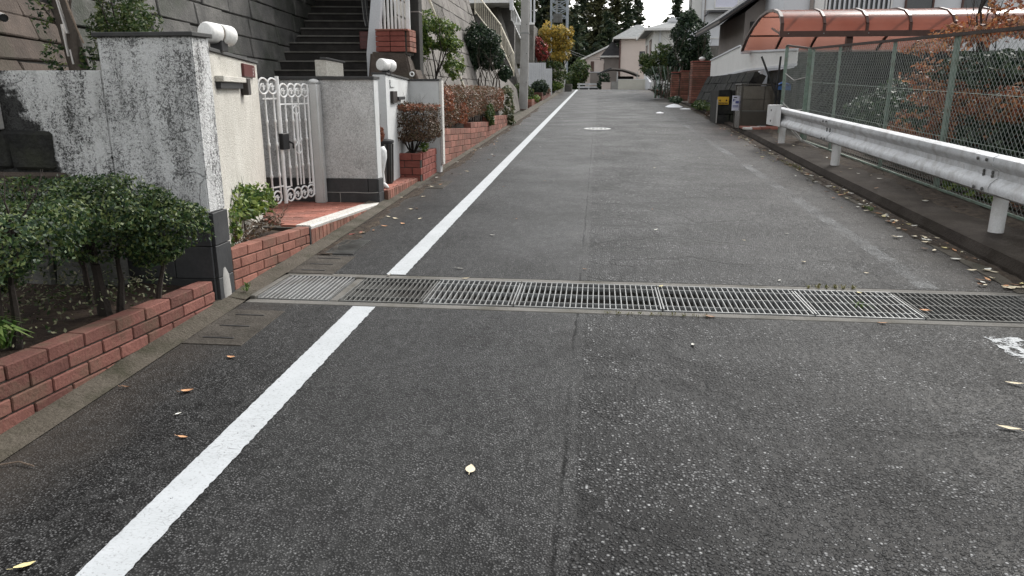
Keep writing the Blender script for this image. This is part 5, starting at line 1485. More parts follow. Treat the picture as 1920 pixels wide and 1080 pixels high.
# ground behind the fence, black wall standing in for the dark space under the carport, shrubs
sheet("garden_soil", M['soil'], [(4.2, -6, .02), (14, -6, .3), (14, 18.6, .9), (4.2, 18.6, zr(18.6) + .13)])
t = stone_wall("retaining_wall", "black stone wall added for the dark space under the orange carport", (4.55, 18.3, .5), (1, 0, 0), (0, .06, 1), 6, .62, .31, 'stoneblack', 71, umax=6.5)
def shrub_r(label, blobs, n, size, leaf, stems, seed, cat="shrub", name="garden_shrub", **kw):
    return bush(name, label, cat, blobs, n, size, leaf, stems, 'barkdark', seed, **kw)
shrub_r("dark evergreen shrub filling the right edge behind the fence", [(4.9, 7.4, 1.2, .55, 1.0, .75), (5.0, 6.2, 1.0, .6, 1.0, .8), (5.2, 8.6, 1.25, .5, .7, .7), (4.9, 8.0, 1.75, .45, .8, .4), (4.55, 7.6, .6, .3, .9, .4)], 13000, .040, 'leafdark', [((4.9, 7.4, .2), (0, 0, 1), .9, .04, 3)], 81, gap=.3)
shrub_r("orange red leaved azalea low behind the fence posts", [(4.75, 10.4, 1.12, .35, .8, .22), (4.7, 11.6, 1.05, .35, .8, .2), (4.85, 10.6, .72, .4, .9, .2), (4.8, 9.2, 1.0, .35, .6, .2), (4.7, 12.4, .75, .3, .8, .25), (4.9, 11.2, 1.4, .4, .9, .18), (4.45, 9.0, 1.35, .25, .8, .2), (4.45, 10.4, 1.5, .2, .6, .15)], 4300, .032, 'leafmaple', [((4.8, 10.4, .3), (0, .1, 1), .7, .03, 3), ((4.8, 11.4, .3), (0, .1, 1), .6, .03, 3)], 82, gap=.9, lump=.6)
shrub_r("dark green underbrush behind the middle of the fence", [(5.3, 10.5, .9, .6, 1.6, .8), (5.2, 12.8, .9, .5, 1.3, .7), (4.9, 8.8, .65, .5, 1.0, .55), (5.4, 15.0, 1.0, .6, 1.4, .7), (5.4, 9.5, 1.6, .5, 1.2, .5), (4.6, 11.5, .5, .3, 2.2, .3), (4.75, 10.2, 1.75, .35, 1.2, .25), (4.7, 9.4, .9, .35, 1.0, .4)], 17000, .045, 'leafdark', [((5.3, 11, .3), (0, 0, 1), .6, .03, 2)], 83, gap=.4)
t = bush("maple_tree", "thin branched maple with orange leaves reaching over the fence's dark top rail", "tree",
         [(5.0, 11.3, 2.28, .38, .8, .20), (4.9, 10.1, 2.42, .3, .5, .16), (5.1, 12.6, 2.15, .3, .6, .16), (4.6, 10.9, 1.85, .25, .7, .16), (4.9, 9.6, 1.65, .35, .6, .16), (4.75, 12.0, 1.62, .3, .7, .14), (4.7, 10.4, 2.2, .25, .6, .14), (4.6, 9.2, 2.2, .25, .6, .15)], 2300, .034, 'leafmaple',
         [((5.1, 10.2, .3), (-.05, .1, 1), 1.35, .045, 4), ((5.1, 10.0, .9), (-.2, .7, .7), 1.1, .025, 4), ((5.1, 10.2, 1.3), (-.1, .9, .55), 1.2, .02, 4), ((5.2, 9.8, 1.0), (-.3, .2, .9), .9, .02, 3)], 'barkdark', 84, gap=1.2, lump=.8, shell=.3)
shrub_r("yellow green leafy bough hanging in at the top right corner", [(4.75, 8.6, 2.46, .28, .34, .2), (4.85, 8.2, 2.3, .25, .3, .2), (4.85, 8.0, 2.62, .3, .3, .2)], 900, .038, 'leafyellow', [((5.1, 8.0, .4), (0, .05, 1), 1.7, .035, 3)], 85, cat="tree", name="garden_tree", gap=.8)
shrub_r("glossy green sprays among the yellow leaves at the top right corner", [(4.85, 8.45, 2.40, .3, .34, .22), (4.9, 7.9, 2.1, .3, .4, .3)], 1100, .036, 'leafdark', None, 86, gap=.5)
shrub_r("bright green leafy plant low behind the fence under the guardrail", [(4.28, 9.2, .36, .16, .45, .16), (4.3, 8.5, .30, .14, .35, .14)], 380, .048, 'leafbright', None, 87, cat="plant", name="leafy_plant")
shrub_r("russet fallen brush at the foot of the fence's right part", [(4.5, 8.2, .32, .25, 1.2, .12)], 500, .034, 'leafmaple', None, 88, gap=.5, cat="brush")
mb = MB(); mb.bar((4.6, 9.0, .62), (4.5, 10.6, .66), .012, .02)
tag(obj("garden_stake", mb, M['cream']), "pale cream stake lying level among the red leaves behind the fence", "stake")

# ------------------------------------------------------------------ black stone wall along the road, refuse box, signs
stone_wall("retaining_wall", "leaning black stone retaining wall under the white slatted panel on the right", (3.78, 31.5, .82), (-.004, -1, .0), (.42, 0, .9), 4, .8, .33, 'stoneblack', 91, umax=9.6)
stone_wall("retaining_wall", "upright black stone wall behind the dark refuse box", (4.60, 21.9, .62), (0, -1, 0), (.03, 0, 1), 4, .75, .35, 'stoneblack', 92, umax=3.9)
t = thing("wall_end", "squared end of the black stone wall carrying the yellow sign", "wall end", (3.8, 21.4, .5))
random.seed(9)
mb = MB(); mb.box(3.30, 4.6, 21.62, 23.0, .5, 1.50); obj("core", mb, M['joint'], t)
for r in range(3):
    x = 3.29
    for w_ in ((.5, .55, .3) if r % 2 else (.35, .5, .5)):
        piece("stone", (w_ - .02, .12, .32), (x + w_ / 2, 21.60, .68 + .335 * r), M['stoneblack'], t, cham=.015, rough=.008); x += w_
mb = MB(); mb.box(3.262, 3.288, 21.5, 21.56, .62, 1.25); obj("pale_edge", mb, M['pole'], t)
t = thing("warning_sign", "small yellow sign with two black leaf-like marks on the black stone wall end", "sign", (3.42, 21.5, 1.2))
mb = MB(); mb.box(3.27, 3.575, 21.515, 21.53, 1.12, 1.325); obj("panel", mb, M['yellow'], t, bevel=.003)
for sx in (-1, 1):
    for k in range(3):
        mb = MB(); a = .5 + .5 * k; c = Vector((3.4225 + sx * (.075 + .01), 21.5125, 1.235))
        p = c + Vector((sx * .035 * math.cos(a + .4), 0, .045 * math.sin(a * 1.2) - .025)); mb.bar(c + Vector((-sx * .015, 0, -.03)), p, .0012, .010, (1, 0, 0) if False else (0, 0, 1)); obj("mark", mb, M['inkholeblack'], t)
for k in range(6):
    mb = MB(); mb.box(3.30 + .042 * k, 3.335 + .042 * k, 21.511, 21.5145, 1.142, 1.172); obj("lettering", mb, M['inkholeblack'], t)
t = thing("notice_sheet", "white and violet notice sheet beside the dark refuse box", "notice", (3.36, 19.2, 1.2))
mb = MB(); mb.box(3.27, 3.455, 19.20, 19.21, 1.02, 1.375); obj("sheet", mb, M['paper'], t)
for (a, b, c, d, m_) in ((3.30, 3.38, 1.32, 1.345, 'inkholeblack'), (3.29, 3.32, 1.24, 1.30, 'inkblue'), (3.35, 3.43, 1.19, 1.25, 'inkblue'), (3.29, 3.42, 1.13, 1.145, 'inkblue'), (3.29, 3.43, 1.10, 1.115, 'inkblue'), (3.29, 3.36, 1.27, 1.28, 'inkholeblack')):
    mb = MB(); mb.box(a, b, 19.196, 19.199, c, d); obj("lettering", mb, M[m_], t)

t = thing("refuse_box", "dark brown refuse collection box with smoky panels at the guardrail's far end", "refuse box", (3.95, 19.4, .55))
bx0, bx1, by0, by1, bz0, bz1 = 3.43, 4.62, 18.95, 19.75, .58, 1.62
for x in (bx0, bx1 - .04):
    for y in (by0, by1 - .04): mb = MB(); mb.box(x, x + .04, y, y + .04, bz0, bz1); obj("corner_post", mb, M['boxdark'], t)
mb = MB(); mb.box(bx0 - .015, bx1 + .015, by0 - .02, by1 + .02, bz1, bz1 + .03); obj("lid", mb, M['boxdark'], t, bevel=.004)
xm = 3.98
for (a, b) in ((bx0 + .045, xm - .006), (xm + .006, bx1 - .32)):
    for (c, d, m_) in ((bz0 + .45, bz0 + .71, 'boxpane'), (bz0 + .72, bz1 - .02, 'boxpane')):
        mb = MB(); mb.box(a, b, by0 + .012, by0 + .024, c, d); obj("acrylic_panel", mb, M[m_], t)
mb = MB(); mb.box(bx0 + .045, bx1 - .045, by0 + .008, by0 + .03, bz0 + .02, bz0 + .435); obj("lower_panel", mb, M['boxdark'], t, bevel=.004)
mb = MB(); mb.box(bx1 - .315, bx1 - .045, by0 + .01, by0 + .03, bz0 + .44, bz1 - .01); obj("side_leaf", mb, M['black'], t)
mb = MB(); mb.box(bx0 + .04, bx1 - .04, by0 - .004, by0 + .008, bz0 + .432, bz0 + .448); obj("mid_rail", mb, M['steeldull'], t)
mb = MB(); mb.box(bx0 + .01, bx0 + .02, by0 + .04, by1 - .04, bz0 + .02, bz1 - .02); obj("side_panel", mb, M['boxpane'], t)
mb = MB(); mb.box(bx0 + .03, bx1 - .03, by1 - .03, by1 - .01, bz0 + .02, bz1 - .02); obj("back_panel", mb, M['boxdark'], t)
t = thing("brick_plinth", "pale brick paved plinth in front of the dark refuse box", "plinth", (3.9, 18.6, .5))
random.seed(2)
for j in range(3):
    for i in range(5):
        piece("brick", (.19, .2, .05), (3.52 + .2 * i + .1 * (j % 2) * 0, 18.34 + .21 * j, zr(18.34 + .21 * j) + .14), M['tile'] if (i * 3 + j) % 4 else M['pale'], t, cham=.004, rough=.003)
mb = MB(); mb.box(4.38, 4.62, 17.7, 18.2, .5, .80); obj("block", mb, M['stonewarm'], t, bevel=.02)
for lab, a, b in (("black pole leaning left out of the refuse corner", (4.16, 18.7, 1.45), (3.78, 18.7, 2.27)), ("upright black pole beside the leaning one at the refuse corner", (4.20, 18.75, 1.45), (4.23, 18.75, 2.27))):
    mb = MB(); mb.tube([Vector(a) - (Vector(b) - Vector(a)) * 1.05, b], .024, 8); tag(obj("black_pole", mb, M['black'], smooth=True), lab, "pole")
t = thing("blue_sheet", "crumpled blue plastic sheet behind the black poles", "sheet", (4.35, 18.85, 1.6))
mb = MB(); rnd = random.Random(4); vs = []
for j in range(6):
    for i in range(8): vs.append((4.20 + .05 * i + rnd.uniform(-.015, .015), 18.82 + .04 * j, 1.63 + .06 * math.sin(i * .45) * math.sin(j * .6 + .3) + rnd.uniform(-.02, .03)))
mb.add(vs, [(j * 8 + i, j * 8 + i + 1, j * 8 + i + 9, j * 8 + i + 8) for j in range(5) for i in range(7)]); mb.add([(4.2, 18.86, 1.52), (4.55, 18.86, 1.5), (4.55, 18.86, 1.62), (4.2, 18.86, 1.6)], [(0, 1, 2, 3)])
obj("folds", mb, M['blue'], t)

# white slatted panel above the black wall
t = thing("slatted_panel", "white slatted panel fence sloping along the top of the black stone wall", "fence", (4.5, 27, 2.0))
y = 32.0
k = 0
while y > 18.4:
    zb, zt_ = float(np.interp(y, [18, 24, 32], [2.06, 2.08, 1.92])), float(np.interp(y, [18, 24.2, 24.9, 25.7, 32], [2.38, 2.60, 2.80, 2.86, 2.64]))
    piece("slat", (.03, .085, round(zt_ - zb, 2)), (4.52 + .003 * (k % 2), y, (zb + zt_) / 2), M['houseW2'], t, cham=.004)
    y -= .094; k += 1
mb = MB(); mb.bar((4.50, 32.05, 2.66), (4.50, 25.7, 2.88), .03, .025); mb.bar((4.50, 24.1, 2.62), (4.50, 18.4, 2.41), .03, .025); obj("top_rail", mb, M['houseW'], t)
mb = MB(); mb.bar((4.49, 32.05, 1.93), (4.49, 24, 2.09), .03, .03); mb.bar((4.49, 24, 2.09), (4.49, 18.4, 2.07), .03, .03); obj("bottom_rail", mb, M['houseW'], t)
for yy in (30.5, 28.6, 26.6, 25.0, 22):
    mb = MB(); mb.box(4.42, 4.5, yy - .12, yy + .12, 1.93, 2.02); obj("foot_bracket", mb, M['houseW'], t)

# ------------------------------------------------------------------ orange carport
t = thing("carport", "barrel roofed carport with orange polycarbonate panels and brown frame", "carport", (6.5, 21.5, .6))
CP = [(19.0, 2.80), (19.0, 3.0), (19.12, 3.16), (19.4, 3.30), (19.9, 3.40), (20.7, 3.44), (21.6, 3.39), (22.5, 3.20), (23.3, 2.95), (23.9, 2.64)]
ribs = [4.25 + .96 * i for i in range(7)]
for i, x in enumerate(ribs):
    mb = MB()
    for a, b in zip(CP[:-1], CP[1:]): mb.bar((x, a[0], a[1]), (x, b[0], b[1]), .030 if i else .038, .03, (0, .3, 1))
    obj("rib", mb, M['brownframe'], t)
for i in range(6):
    x0, x1 = ribs[i] + .032, ribs[i + 1] - .032
    for lo, hi, nm in ((0, 5, "front_panel"), (5, 9, "back_panel")):
        mb = MB(); pts = CP[lo:hi + 1]
        vs = [(x0, a, b) for a, b in pts] + [(x1, a, b) for a, b in pts]; n = len(pts)
        mb.add(vs, [(k, k + 1, n + k + 1, n + k) for k in range(n - 1)]); obj(nm, mb, M['poly'], t, smooth=True)
mb = MB(); mb.bar((4.2, 18.98, 2.78), (10.1, 18.98, 2.78), .03, .065); obj("front_beam", mb, M['brownframe'], t)
mb = MB(); mb.bar((4.25, 21.6, 3.39), (10.05, 21.6, 3.39), .02, .02); mb.bar((4.25, 20.0, 3.36), (10.05, 20.0, 3.36), .015, .015); mb.bar((4.25, 22.9, 2.99), (10.05, 22.9, 2.99), .022, .022); obj("purlin", mb, M['brownframe'], t)
mb = MB(); mb.box(4.22, 10.1, 23.88, 24.0, 2.55, 2.66); obj("gutter", mb, M['houseW'], t, bevel=.01)
mb = MB(); mb.bar((4.22, 19.02, 2.80), (4.22, 19.9, 2.98), .022, .02); obj("end_tie", mb, M['brownframe'], t)
for x in (5.85, 8.9):
    mb = MB(); mb.box(x - .07, x + .07, 19.1, 19.24, .55, 2.74); obj("post", mb, M['brownframe'], t, bevel=.006)
for x in (4.40, 5.2, 6.2):
    mb = MB(); mb.lathe((x, 18.945, 2.79), [(.014, 0), (.012, .008)], 8, (0, -1, 0)); obj("screw", mb, M['steel'], t)
# house behind the carport
t = thing("house", "white house behind the orange carport with dark slatted windows", "house", (9, 27, .7))
mb = MB(); mb.box(6.05, 15, 27, 33, .5, 6.2); obj("wall", mb, M['houseW'], t)
mb = MB(); mb.box(5.9, 15, 26.86, 26.995, 3.62, 3.72); obj("band", mb, M['houseW2'], t)
def window(parent, x0, x1, z0, z1, y, m='glass', trim='trim', bars=0, depth=.06):
    mb = MB()
    for a, b, c, d in ((x0, x1, z0, z0 + .05), (x0, x1, z1 - .05, z1), (x0, x0 + .05, z0 + .05, z1 - .05), (x1 - .05, x1, z0 + .05, z1 - .05)): mb.box(a, b, y - depth, y + .01, c, d)
    w = obj("window_frame", mb, M[trim], parent)
    mb = MB(); mb.box(x0 + .05, x1 - .05, y - .015, y + .002, z0 + .05, z1 - .05); obj("pane", mb, M[m], w)
    for k in range(bars):
        x = x0 + .05 + (x1 - x0 - .1) * (k + .5) / bars
        mb = MB(); mb.box(x - .03, x + .03, y - depth - .03, y - depth, z0, z1); obj("bar", mb, M['houseW'], w)
    return w
mb = MB(); mb.box(5.7, 15.3, 26.6, 33.3, 6.205, 6.4); obj("roof", mb, M['roof'], t, bevel=.02)
window(t, 7.35, 9.45, 3.9, 5.0, 26.99, 'glass', 'houseW2', 13)
window(t, 9.85, 10.75, 3.95, 5.2, 26.99)
window(t, 11.6, 12.6, 3.95, 5.2, 26.99)
mb = MB(); mb.tube([(6.9, 26.9, .8), (6.9, 26.9, 6.0)], .06, 8); obj("downpipe", mb, M['houseG'], t, smooth=True)
mb = MB(); mb.box(7.0, 7.3, 26.93, 26.998, 3.75, 6.0); obj("pilaster", mb, M['houseW2'], t)
# grey brown gable house
t = thing("house", "grey brown gabled house with dark eaves beside the orange carport", "house", (6.2, 30, .8))
mb = MB(); mb.prism([(5.35, .7), (7.2, .7), (7.2, 6.0), (6.9, 5.6), (5.35, 4.3)], 'y', 30, 36); obj("wall", mb, M['houseG'], t)
for k in range(3):
    mb = MB(); o_ = .07 * k
    mb.hexa([(4.35, 29.3 + .25 * k, 3.95 - o_), (7.3, 29.3 + .25 * k, 5.95 - o_), (7.3, 36.3, 5.95 - o_), (4.35, 36.3, 3.95 - o_), (4.33, 29.3 + .25 * k, 4.02 - o_), (7.28, 29.3 + .25 * k, 6.02 - o_), (7.28, 36.3, 6.02 - o_), (4.33, 36.3, 4.02 - o_)])
    obj("roof_edge", mb, M['rooftile'] if k != 1 else M['houseG'], t)
mb = MB(); mb.box(5.55, 5.72, 29.85, 30.0, 3.45, 3.95); obj("vent", mb, M['black'], t)
mb = MB(); mb.box(6.45, 6.62, 29.7, 30.0, 4.0, 4.6); obj("meter_box", mb, M['white'], t)
mb = MB(); mb.tube([(6.68, 29.8, 4.5), (6.68, 29.8, 4.05), (6.72, 29.8, 3.9)], .03, 8); obj("pipe", mb, M['black'], t, smooth=True)
# tall white house
t = thing("house", "tall white sided house with rust brown trim behind the dark trees on the right", "house", (7, 45, 1.2))
mb = MB(); mb.box(5.75, 9.5, 45, 53, 3.9, 9.5); obj("wall", mb, M['houseW'], t)
mb = MB(); mb.box(5.70, 9.5, 44.95, 53, 1.2, 3.88); obj("lower_wall", mb, M['concrete'], t)
for z in (4.28, 5.0, 5.02 + .78):
    mb = MB(); mb.box(5.72, 9.5, 44.94, 45.0, z, z + .05); obj("siding_band", mb, M['houseW2'], t)
mb = MB(); mb.box(5.9, 7.9, 44.2, 45, 5.62, 5.72); obj("canopy", mb, M['rooftile'], t)
mb = MB(); mb.bar((5.95, 44.25, 5.62), (5.7, 44.2, 5.4), .03, .04); obj("canopy_arm", mb, M['rooftile'], t)
mb = MB(); mb.box(5.4, 9.8, 44.6, 53.4, 9.505, 9.7); obj("roof", mb, M['roof'], t, bevel=.02)
window(t, 6.3, 7.6, 5.9, 7.3, 44.99, 'paper', 'houseW2')
mb = MB(); mb.box(5.2, 5.74, 46, 47.5, 5.2, 7.5); obj("side_bay", mb, M['houseW2'], t)
mb = MB(); mb.box(5.18, 5.2, 46.2, 47.2, 5.9, 7.0); obj("window", mb, M['glass'], t)
for x in (5.78, 7.86):
    mb = MB(); mb.box(x, x + .05, 44.93, 44.99, 3.9, 9.0); obj("corner_trim", mb, M['houseG'], t)

# brick gate pillars and dark trees, canes
def brick_pillar(label, x0, x1, y0, y1, z0, z1, ball=False):
    t = thing("brick_pillar", label, "gate pillar", ((x0 + x1) / 2, y0, z0))
    mb = MB(); mb.box(x0 + .01, x1 - .01, y0 + .012, y1, z0 - .2, z1); obj("mortar", mb, M['mortar'], t)
    z = z0; r = 0
    while z < z1 - .06:
        piece("brick_course", (x1 - x0, .03, .075), ((x0 + x1) / 2, y0, z + .04), M['brick'], t, cham=.006, rough=.002)
        piece("brick_course", (.03, y1 - y0, .075), (x0 - .004, (y0 + y1) / 2, z + .04), M['brick'], t, cham=.006, rough=.002)
        z += .092; r += 1
    mb = MB(); mb.box(x0 - .03, x1 + .03, y0 - .03, y1 + .03, z1, z1 + .05); obj("coping", mb, M['brickdark'], t, bevel=.005)
    if ball:
        mb = MB(); mb.lathe((x0 + .38, y0 + .25, z1 + .05), [(.05, 0), (.11, .03), (.14, .09), (.10, .15), (.02, .18)], 14); obj("lamp_globe", mb, M['lamp'], t, smooth=True)
    return t
brick_pillar("tall red brick gate pillar with a round white lamp beside the white slatted panel", 3.92, 4.82, 33, 33.8, .95, 2.62, True)
brick_pillar("narrower lower red brick pillar standing left of the tall one", 3.78, 4.12, 36, 36.5, 1.0, 2.3)
brick_pillar("lowest red brick pillar, furthest left beside the cane stems", 3.38, 3.70, 36.2, 36.7, 1.0, 2.25)
bush("broadleaf_tree", "big dark broadleaf tree with two pale trunks beside the tall white house", "tree",
     [(4.5, 40, 4.1, .95, 1.0, 1.1), (4.1, 40, 3.0, .7, .8, .9), (5.1, 40.2, 3.2, .55, .8, .9), (4.4, 40, 4.9, .55, .7, .45)], 7500, .075, 'leafdark',
     [((4.05, 39.6, 1.2), (.0, 0, 1), 1.7, .06, 3), ((4.6, 39.6, 1.2), (.05, 0, 1), 1.7, .06, 3)], 'bark', 101, lump=.35)
bush("broadleaf_tree", "lighter green bushy tree leaning over the road left of the dark broadleaf tree", "tree",
     [(3.3, 41, 3.1, .7, .8, .7), (2.7, 41.2, 2.7, .5, .7, .55), (3.6, 41, 2.6, .6, .8, .7), (2.35, 41.4, 3.05, .3, .4, .3)], 5200, .07, 'leafmid', [((3.3, 41, 1.2), (-.1, 0, 1), 1.1, .05, 3)], 'barkdark', 102, gap=.25, lump=.4)
t = thing("cane_clump", "clump of upright cane stems under the lighter green tree", "plant", (3.3, 39, 1.1))
rng = random.Random(8)
for k in range(16):
    x, y = 2.75 + .075 * k, 38.5 + rng.uniform(-.6, .6)
    mb = MB(); mb.tube([(x, y, 1.1), (x + rng.uniform(-.1, .1), y, 1.9), (x + rng.uniform(-.25, .25), y, 2.6)], [.028, .025, .018], 6); obj("cane", mb, M['bark'] if k % 3 else M['fencegreen'], t)
foliage("leaves", [(3.3, 38.4, 1.5, .7, .5, .35), (3.0, 38.8, 2.3, .7, .5, .4)], 1700, .06, M['leafdark'], t, 103, asp=.25)
bush("ground_plants", "green leafy plants on the verge at the foot of the tall brick pillar", "plant", [(3.62, 27.5, .98, .26, 1.4, .16), (3.75, 25.6, .90, .2, .8, .13)], 900, .05, 'leafmid', None, seed=104)
bush("verge_weeds", "brown weedy growth on the verge beside the yellow sign", "plant", [(3.55, 24.0, .78, .22, 1.0, .10)], 500, .04, 'leafdull', None, seed=105)
bush("verge_weeds", "dark weeds under the cane stems by the right kerb", "plant", [(3.4, 34.5, 1.08, .2, 2.0, .16)], 700, .05, 'leafdark', None, seed=106)
for k in range(5):
    piece_ = piece("edging_stone", (.25, .5, .22), (3.48 - .02 * k, 40 + 1.6 * k, zr(40 + 1.6 * k) + .14), M['brickmoss'], None, cham=.03, rough=.02)
    tag(piece_, "brown edging stone in the row along the right kerb below the trees", "edging stone", "edging stones below the right trees")
# bags on the road edge
for lab, x, y, sx, sy, sz in (("white plastic sheet lying at the right road edge by the brick pillars", 3.02, 31.0, .34, .5, .11), ("smaller flat white scrap beside the white plastic sheet", 3.30, 29.4, .22, .2, .03), ("little white paper scrap on the road nearer than the plastic sheet", 2.15, 26.8, .14, .2, .04)):
    rnd = random.Random(int(x * 100)); mb = MB(); vs = []; N = 9
    for j in range(N):
        for i in range(N):
            u_, v_ = i / (N - 1) * 2 - 1, j / (N - 1) * 2 - 1
            h = max(0, 1 - u_ * u_) * max(0, 1 - v_ * v_)
            vs.append((x + sx * u_ * (1 - .25 * abs(v_)) + rnd.uniform(-.02, .02), y + sy * v_ * (1 - .2 * abs(u_)), zr(y + sy * v_) + .006 + sz * h * rnd.uniform(.5, 1.2)))
    mb.add(vs, [(j * N + i, j * N + i + 1, j * N + i + 1 + N, j * N + i + N) for j in range(N - 1) for i in range(N - 1)])
    tag(obj("plastic_sheet", mb, M['paperwhite'], smooth=True), lab, "litter")

# ------------------------------------------------------------------ houses beyond the crest
def house(label, wallm, x0, x1, y0, y1, z0, z1, roofm='roof', rh=1.2, ov=.5, ridge='x'):
    t = thing("house", label, "house", ((x0 + x1) / 2, y0, z0))
    mb = MB(); mb.box(x0, x1, y0, y1, z0, z1); obj("wall", mb, M[wallm], t)
    mb = MB(); xm, ym = (x0 + x1) / 2, (y0 + y1) / 2
    a = [(x0 - ov, y0 - ov, z1), (x1 + ov, y0 - ov, z1), (x1 + ov, y1 + ov, z1), (x0 - ov, y1 + ov, z1)]
    if ridge == 'hip':
        L = (y1 - y0) * .3
        b = [(xm - .2, ym - L, z1 + rh), (xm + .2, ym - L, z1 + rh), (xm + .2, ym + L, z1 + rh), (xm - .2, ym + L, z1 + rh)]
    elif ridge == 'y':
        b = [(xm - .02, y0 - ov, z1 + rh), (xm + .02, y0 - ov, z1 + rh), (xm + .02, y1 + ov, z1 + rh), (xm - .02, y1 + ov, z1 + rh)]
    else:
        b = [(x0 - ov, ym - .02, z1 + rh), (x1 + ov, ym - .02, z1 + rh), (x1 + ov, ym + .02, z1 + rh), (x0 - ov, ym + .02, z1 + rh)]
    mb.hexa([a[0], a[1], a[2], a[3], b[0], b[1], b[2], b[3]])
    rf = obj("roof", mb, M[roofm], t)
    mb = MB()
    for p, q in ((a[0], a[1]), (a[0], a[3]), (a[1], a[2])): mb.bar(Vector(p) - Z3 * .08, Vector(q) - Z3 * .08, .05, .08)
    obj("eave", mb, M['houseW2'], rf)
    return t
def side_window(t, x, y0, y1, z0, z1):
    mb = MB(); mb.box(x - .05, x + .02, y0, y1, z0, z1); w = obj("window_frame", mb, M['trim'], t)
    mb = MB(); mb.box(x - .07, x - .052, y0 + .12, y1 - .12, z0 + .1, z1 - .1); obj("pane", mb, M['glass'], w)
h = house("cream white two storey house with a long eave, nearest of the far row", 'houseW2', 4.15, 9.5, 61, 72, .8, 6.0, 'roof', 1.0, .75, 'hip')
side_window(h, 4.15, 63.5, 66.0, 3.7, 5.4); side_window(h, 4.15, 68.5, 70.6, 3.7, 5.2)
mb = MB(); mb.tube([(4.6, 60.85, 1.2), (4.6, 60.85, 5.9)], .07, 8); obj("downpipe", mb, M['houseW'], h, smooth=True)
mb = MB(); mb.box(5.4, 6.8, 62, 64.5, 6.55, 6.9); obj("solar_panel", mb, M['houseW'], h)
h = house("dusty pink house with a grey hipped roof in the far row", 'houseP', 2.05, 5.4, 77, 86, .6, 6.4, 'roof', 1.3, .7, 'hip')
side_window(h, 2.05, 78.5, 80.5, 3.6, 5.6)
mb = MB(); mb.tube([(2.0, 76.9, 1.2), (2.0, 76.9, 6.3)], .08, 8); obj("downpipe", mb, M['trim'], h, smooth=True)
mb = MB(); mb.box(3.9, 4.7, 76.93, 76.99, 3.7, 5.1); obj("window", mb, M['glass'], h)
h = house("small grey house wing tucked left of the dusty pink house", 'houseG', .55, 2.2, 82, 90, .5, 4.9, 'rooftile', 1.5, .4, 'y')
side_window(h, .55, 83, 85, 2.8, 4.2)
h = thing("house", "pink gabled house furthest down the row, with a white roof sheet", "house", (-.6, 92, .4))
mb = MB(); mb.prism([(-1.6, .2), (1.0, .2), (1.0, 6.2), (-1.6, 5.0)], 'y', 92, 101); obj("wall", mb, M['houseP'], h)
mb = MB(); mb.hexa([(-2.2, 91.6, 4.75), (1.2, 91.6, 6.35), (1.2, 101, 6.35), (-2.2, 101, 4.75), (-2.2, 91.6, 4.95), (1.2, 91.6, 6.55), (1.2, 101, 6.55), (-2.2, 101, 4.95)]); obj("roof", mb, M['houseW2'], h)
mb = MB(); mb.box(-1.0, -.6, 91.93, 91.99, 3.4, 4.7); obj("window", mb, M['trim'], h)
mb = MB(); mb.box(-1.0, .5, 91.2, 91.9, 2.2, 3.4); obj("balcony", mb, M['houseG'], h)
mb = MB(); mb.box(-1.05, .55, 91.15, 91.95, 3.4, 3.5); obj("balcony_rail", mb, M['houseW'], h)
mb = MB(); mb.hexa([(.9, 91, 5.0), (2.0, 91, 5.2), (2.0, 94, 5.4), (.9, 94, 5.2), (.9, 91, 6.3), (1.7, 91, 5.9), (1.7, 94, 6.1), (.9, 94, 6.5)])
obj("roof_sheet", mb, M['paperwhite'], h)
# far carport, walls and the white rail at the crest
t = thing("carport", "grey arched carport in front of the dusty pink house", "carport", (1.6, 63, 1.4))
mb = MB(); pr_ = [(-.1, 2.75), (.5, 3.05), (1.2, 3.18), (2.0, 3.1), (2.8, 2.85), (3.3, 2.6), (3.3, 2.52), (2.8, 2.75), (2.0, 3.0), (1.2, 3.08), (.5, 2.95), (-.1, 2.65)]
mb.prism(pr_, 'y', 63, 68); obj("roof", mb, M['houseG'], t)
for x in (.15, 1.5, 3.1):
    mb = MB(); mb.box(x - .05, x + .05, 63.2, 63.3, 1.3, 2.9); obj("post", mb, M['alu'], t)
mb = MB(); mb.bar((-.15, 62.95, 2.7), (1.0, 62.95, 3.16), .04, .05); obj("front_edge", mb, M['rooftile'], t)
mb = MB(); mb.box(1.6, 3.0, 67.5, 67.8, 1.2, 2.6); obj("bay_shade_slab", mb, M['black'], t)  # black slab gives the back of the bay its shade
for lab, x0, x1, y, z1, m_ in (("low dusty pink garden wall left of the beige wall at the crest", .25, .95, 60.5, 2.0, 'houseP'), ("low pale garden wall between the pink and the beige wall at the crest", 1.0, 1.45, 60.4, 2.05, 'pole'), ("beige garden wall standing at the crest of the road", 1.5, 3.55, 60.0, 2.22, 'beige')):
    t = thing("garden_wall", lab, "wall", ((x0 + x1) / 2, y, 1.4))
    mb = MB(); mb.box(x0, x1, y, y + .15, 1.2, z1); obj("panel", mb, M[m_], t)
    mb = MB(); mb.box(x0 - .02, x1 + .02, y - .02, y + .17, z1, z1 + .05); obj("coping", mb, M['houseW2'] if m_ == 'beige' else M[m_], t)
t = thing("garden_wall", "white angled garden wall at the kerb beside the beige wall", "wall", (3.7, 57, 1.4))
mb = MB(); mb.hexa([(3.6, 55, 1.2), (3.72, 55, 1.2), (3.72, 60, 1.2), (3.6, 60, 1.2), (3.6, 55, 2.0), (3.72, 55, 2.0), (3.72, 60, 2.45), (3.6, 60, 2.45)]); obj("panel", mb, M['houseW'], t)
t = thing("garden_post", "thin white post behind the white angled wall", "post", (3.6, 59, 1.4)); mb = MB(); mb.box(3.52, 3.6, 60.3, 60.4, 1.3, 3.0); obj("shaft", mb, M['white'], t)
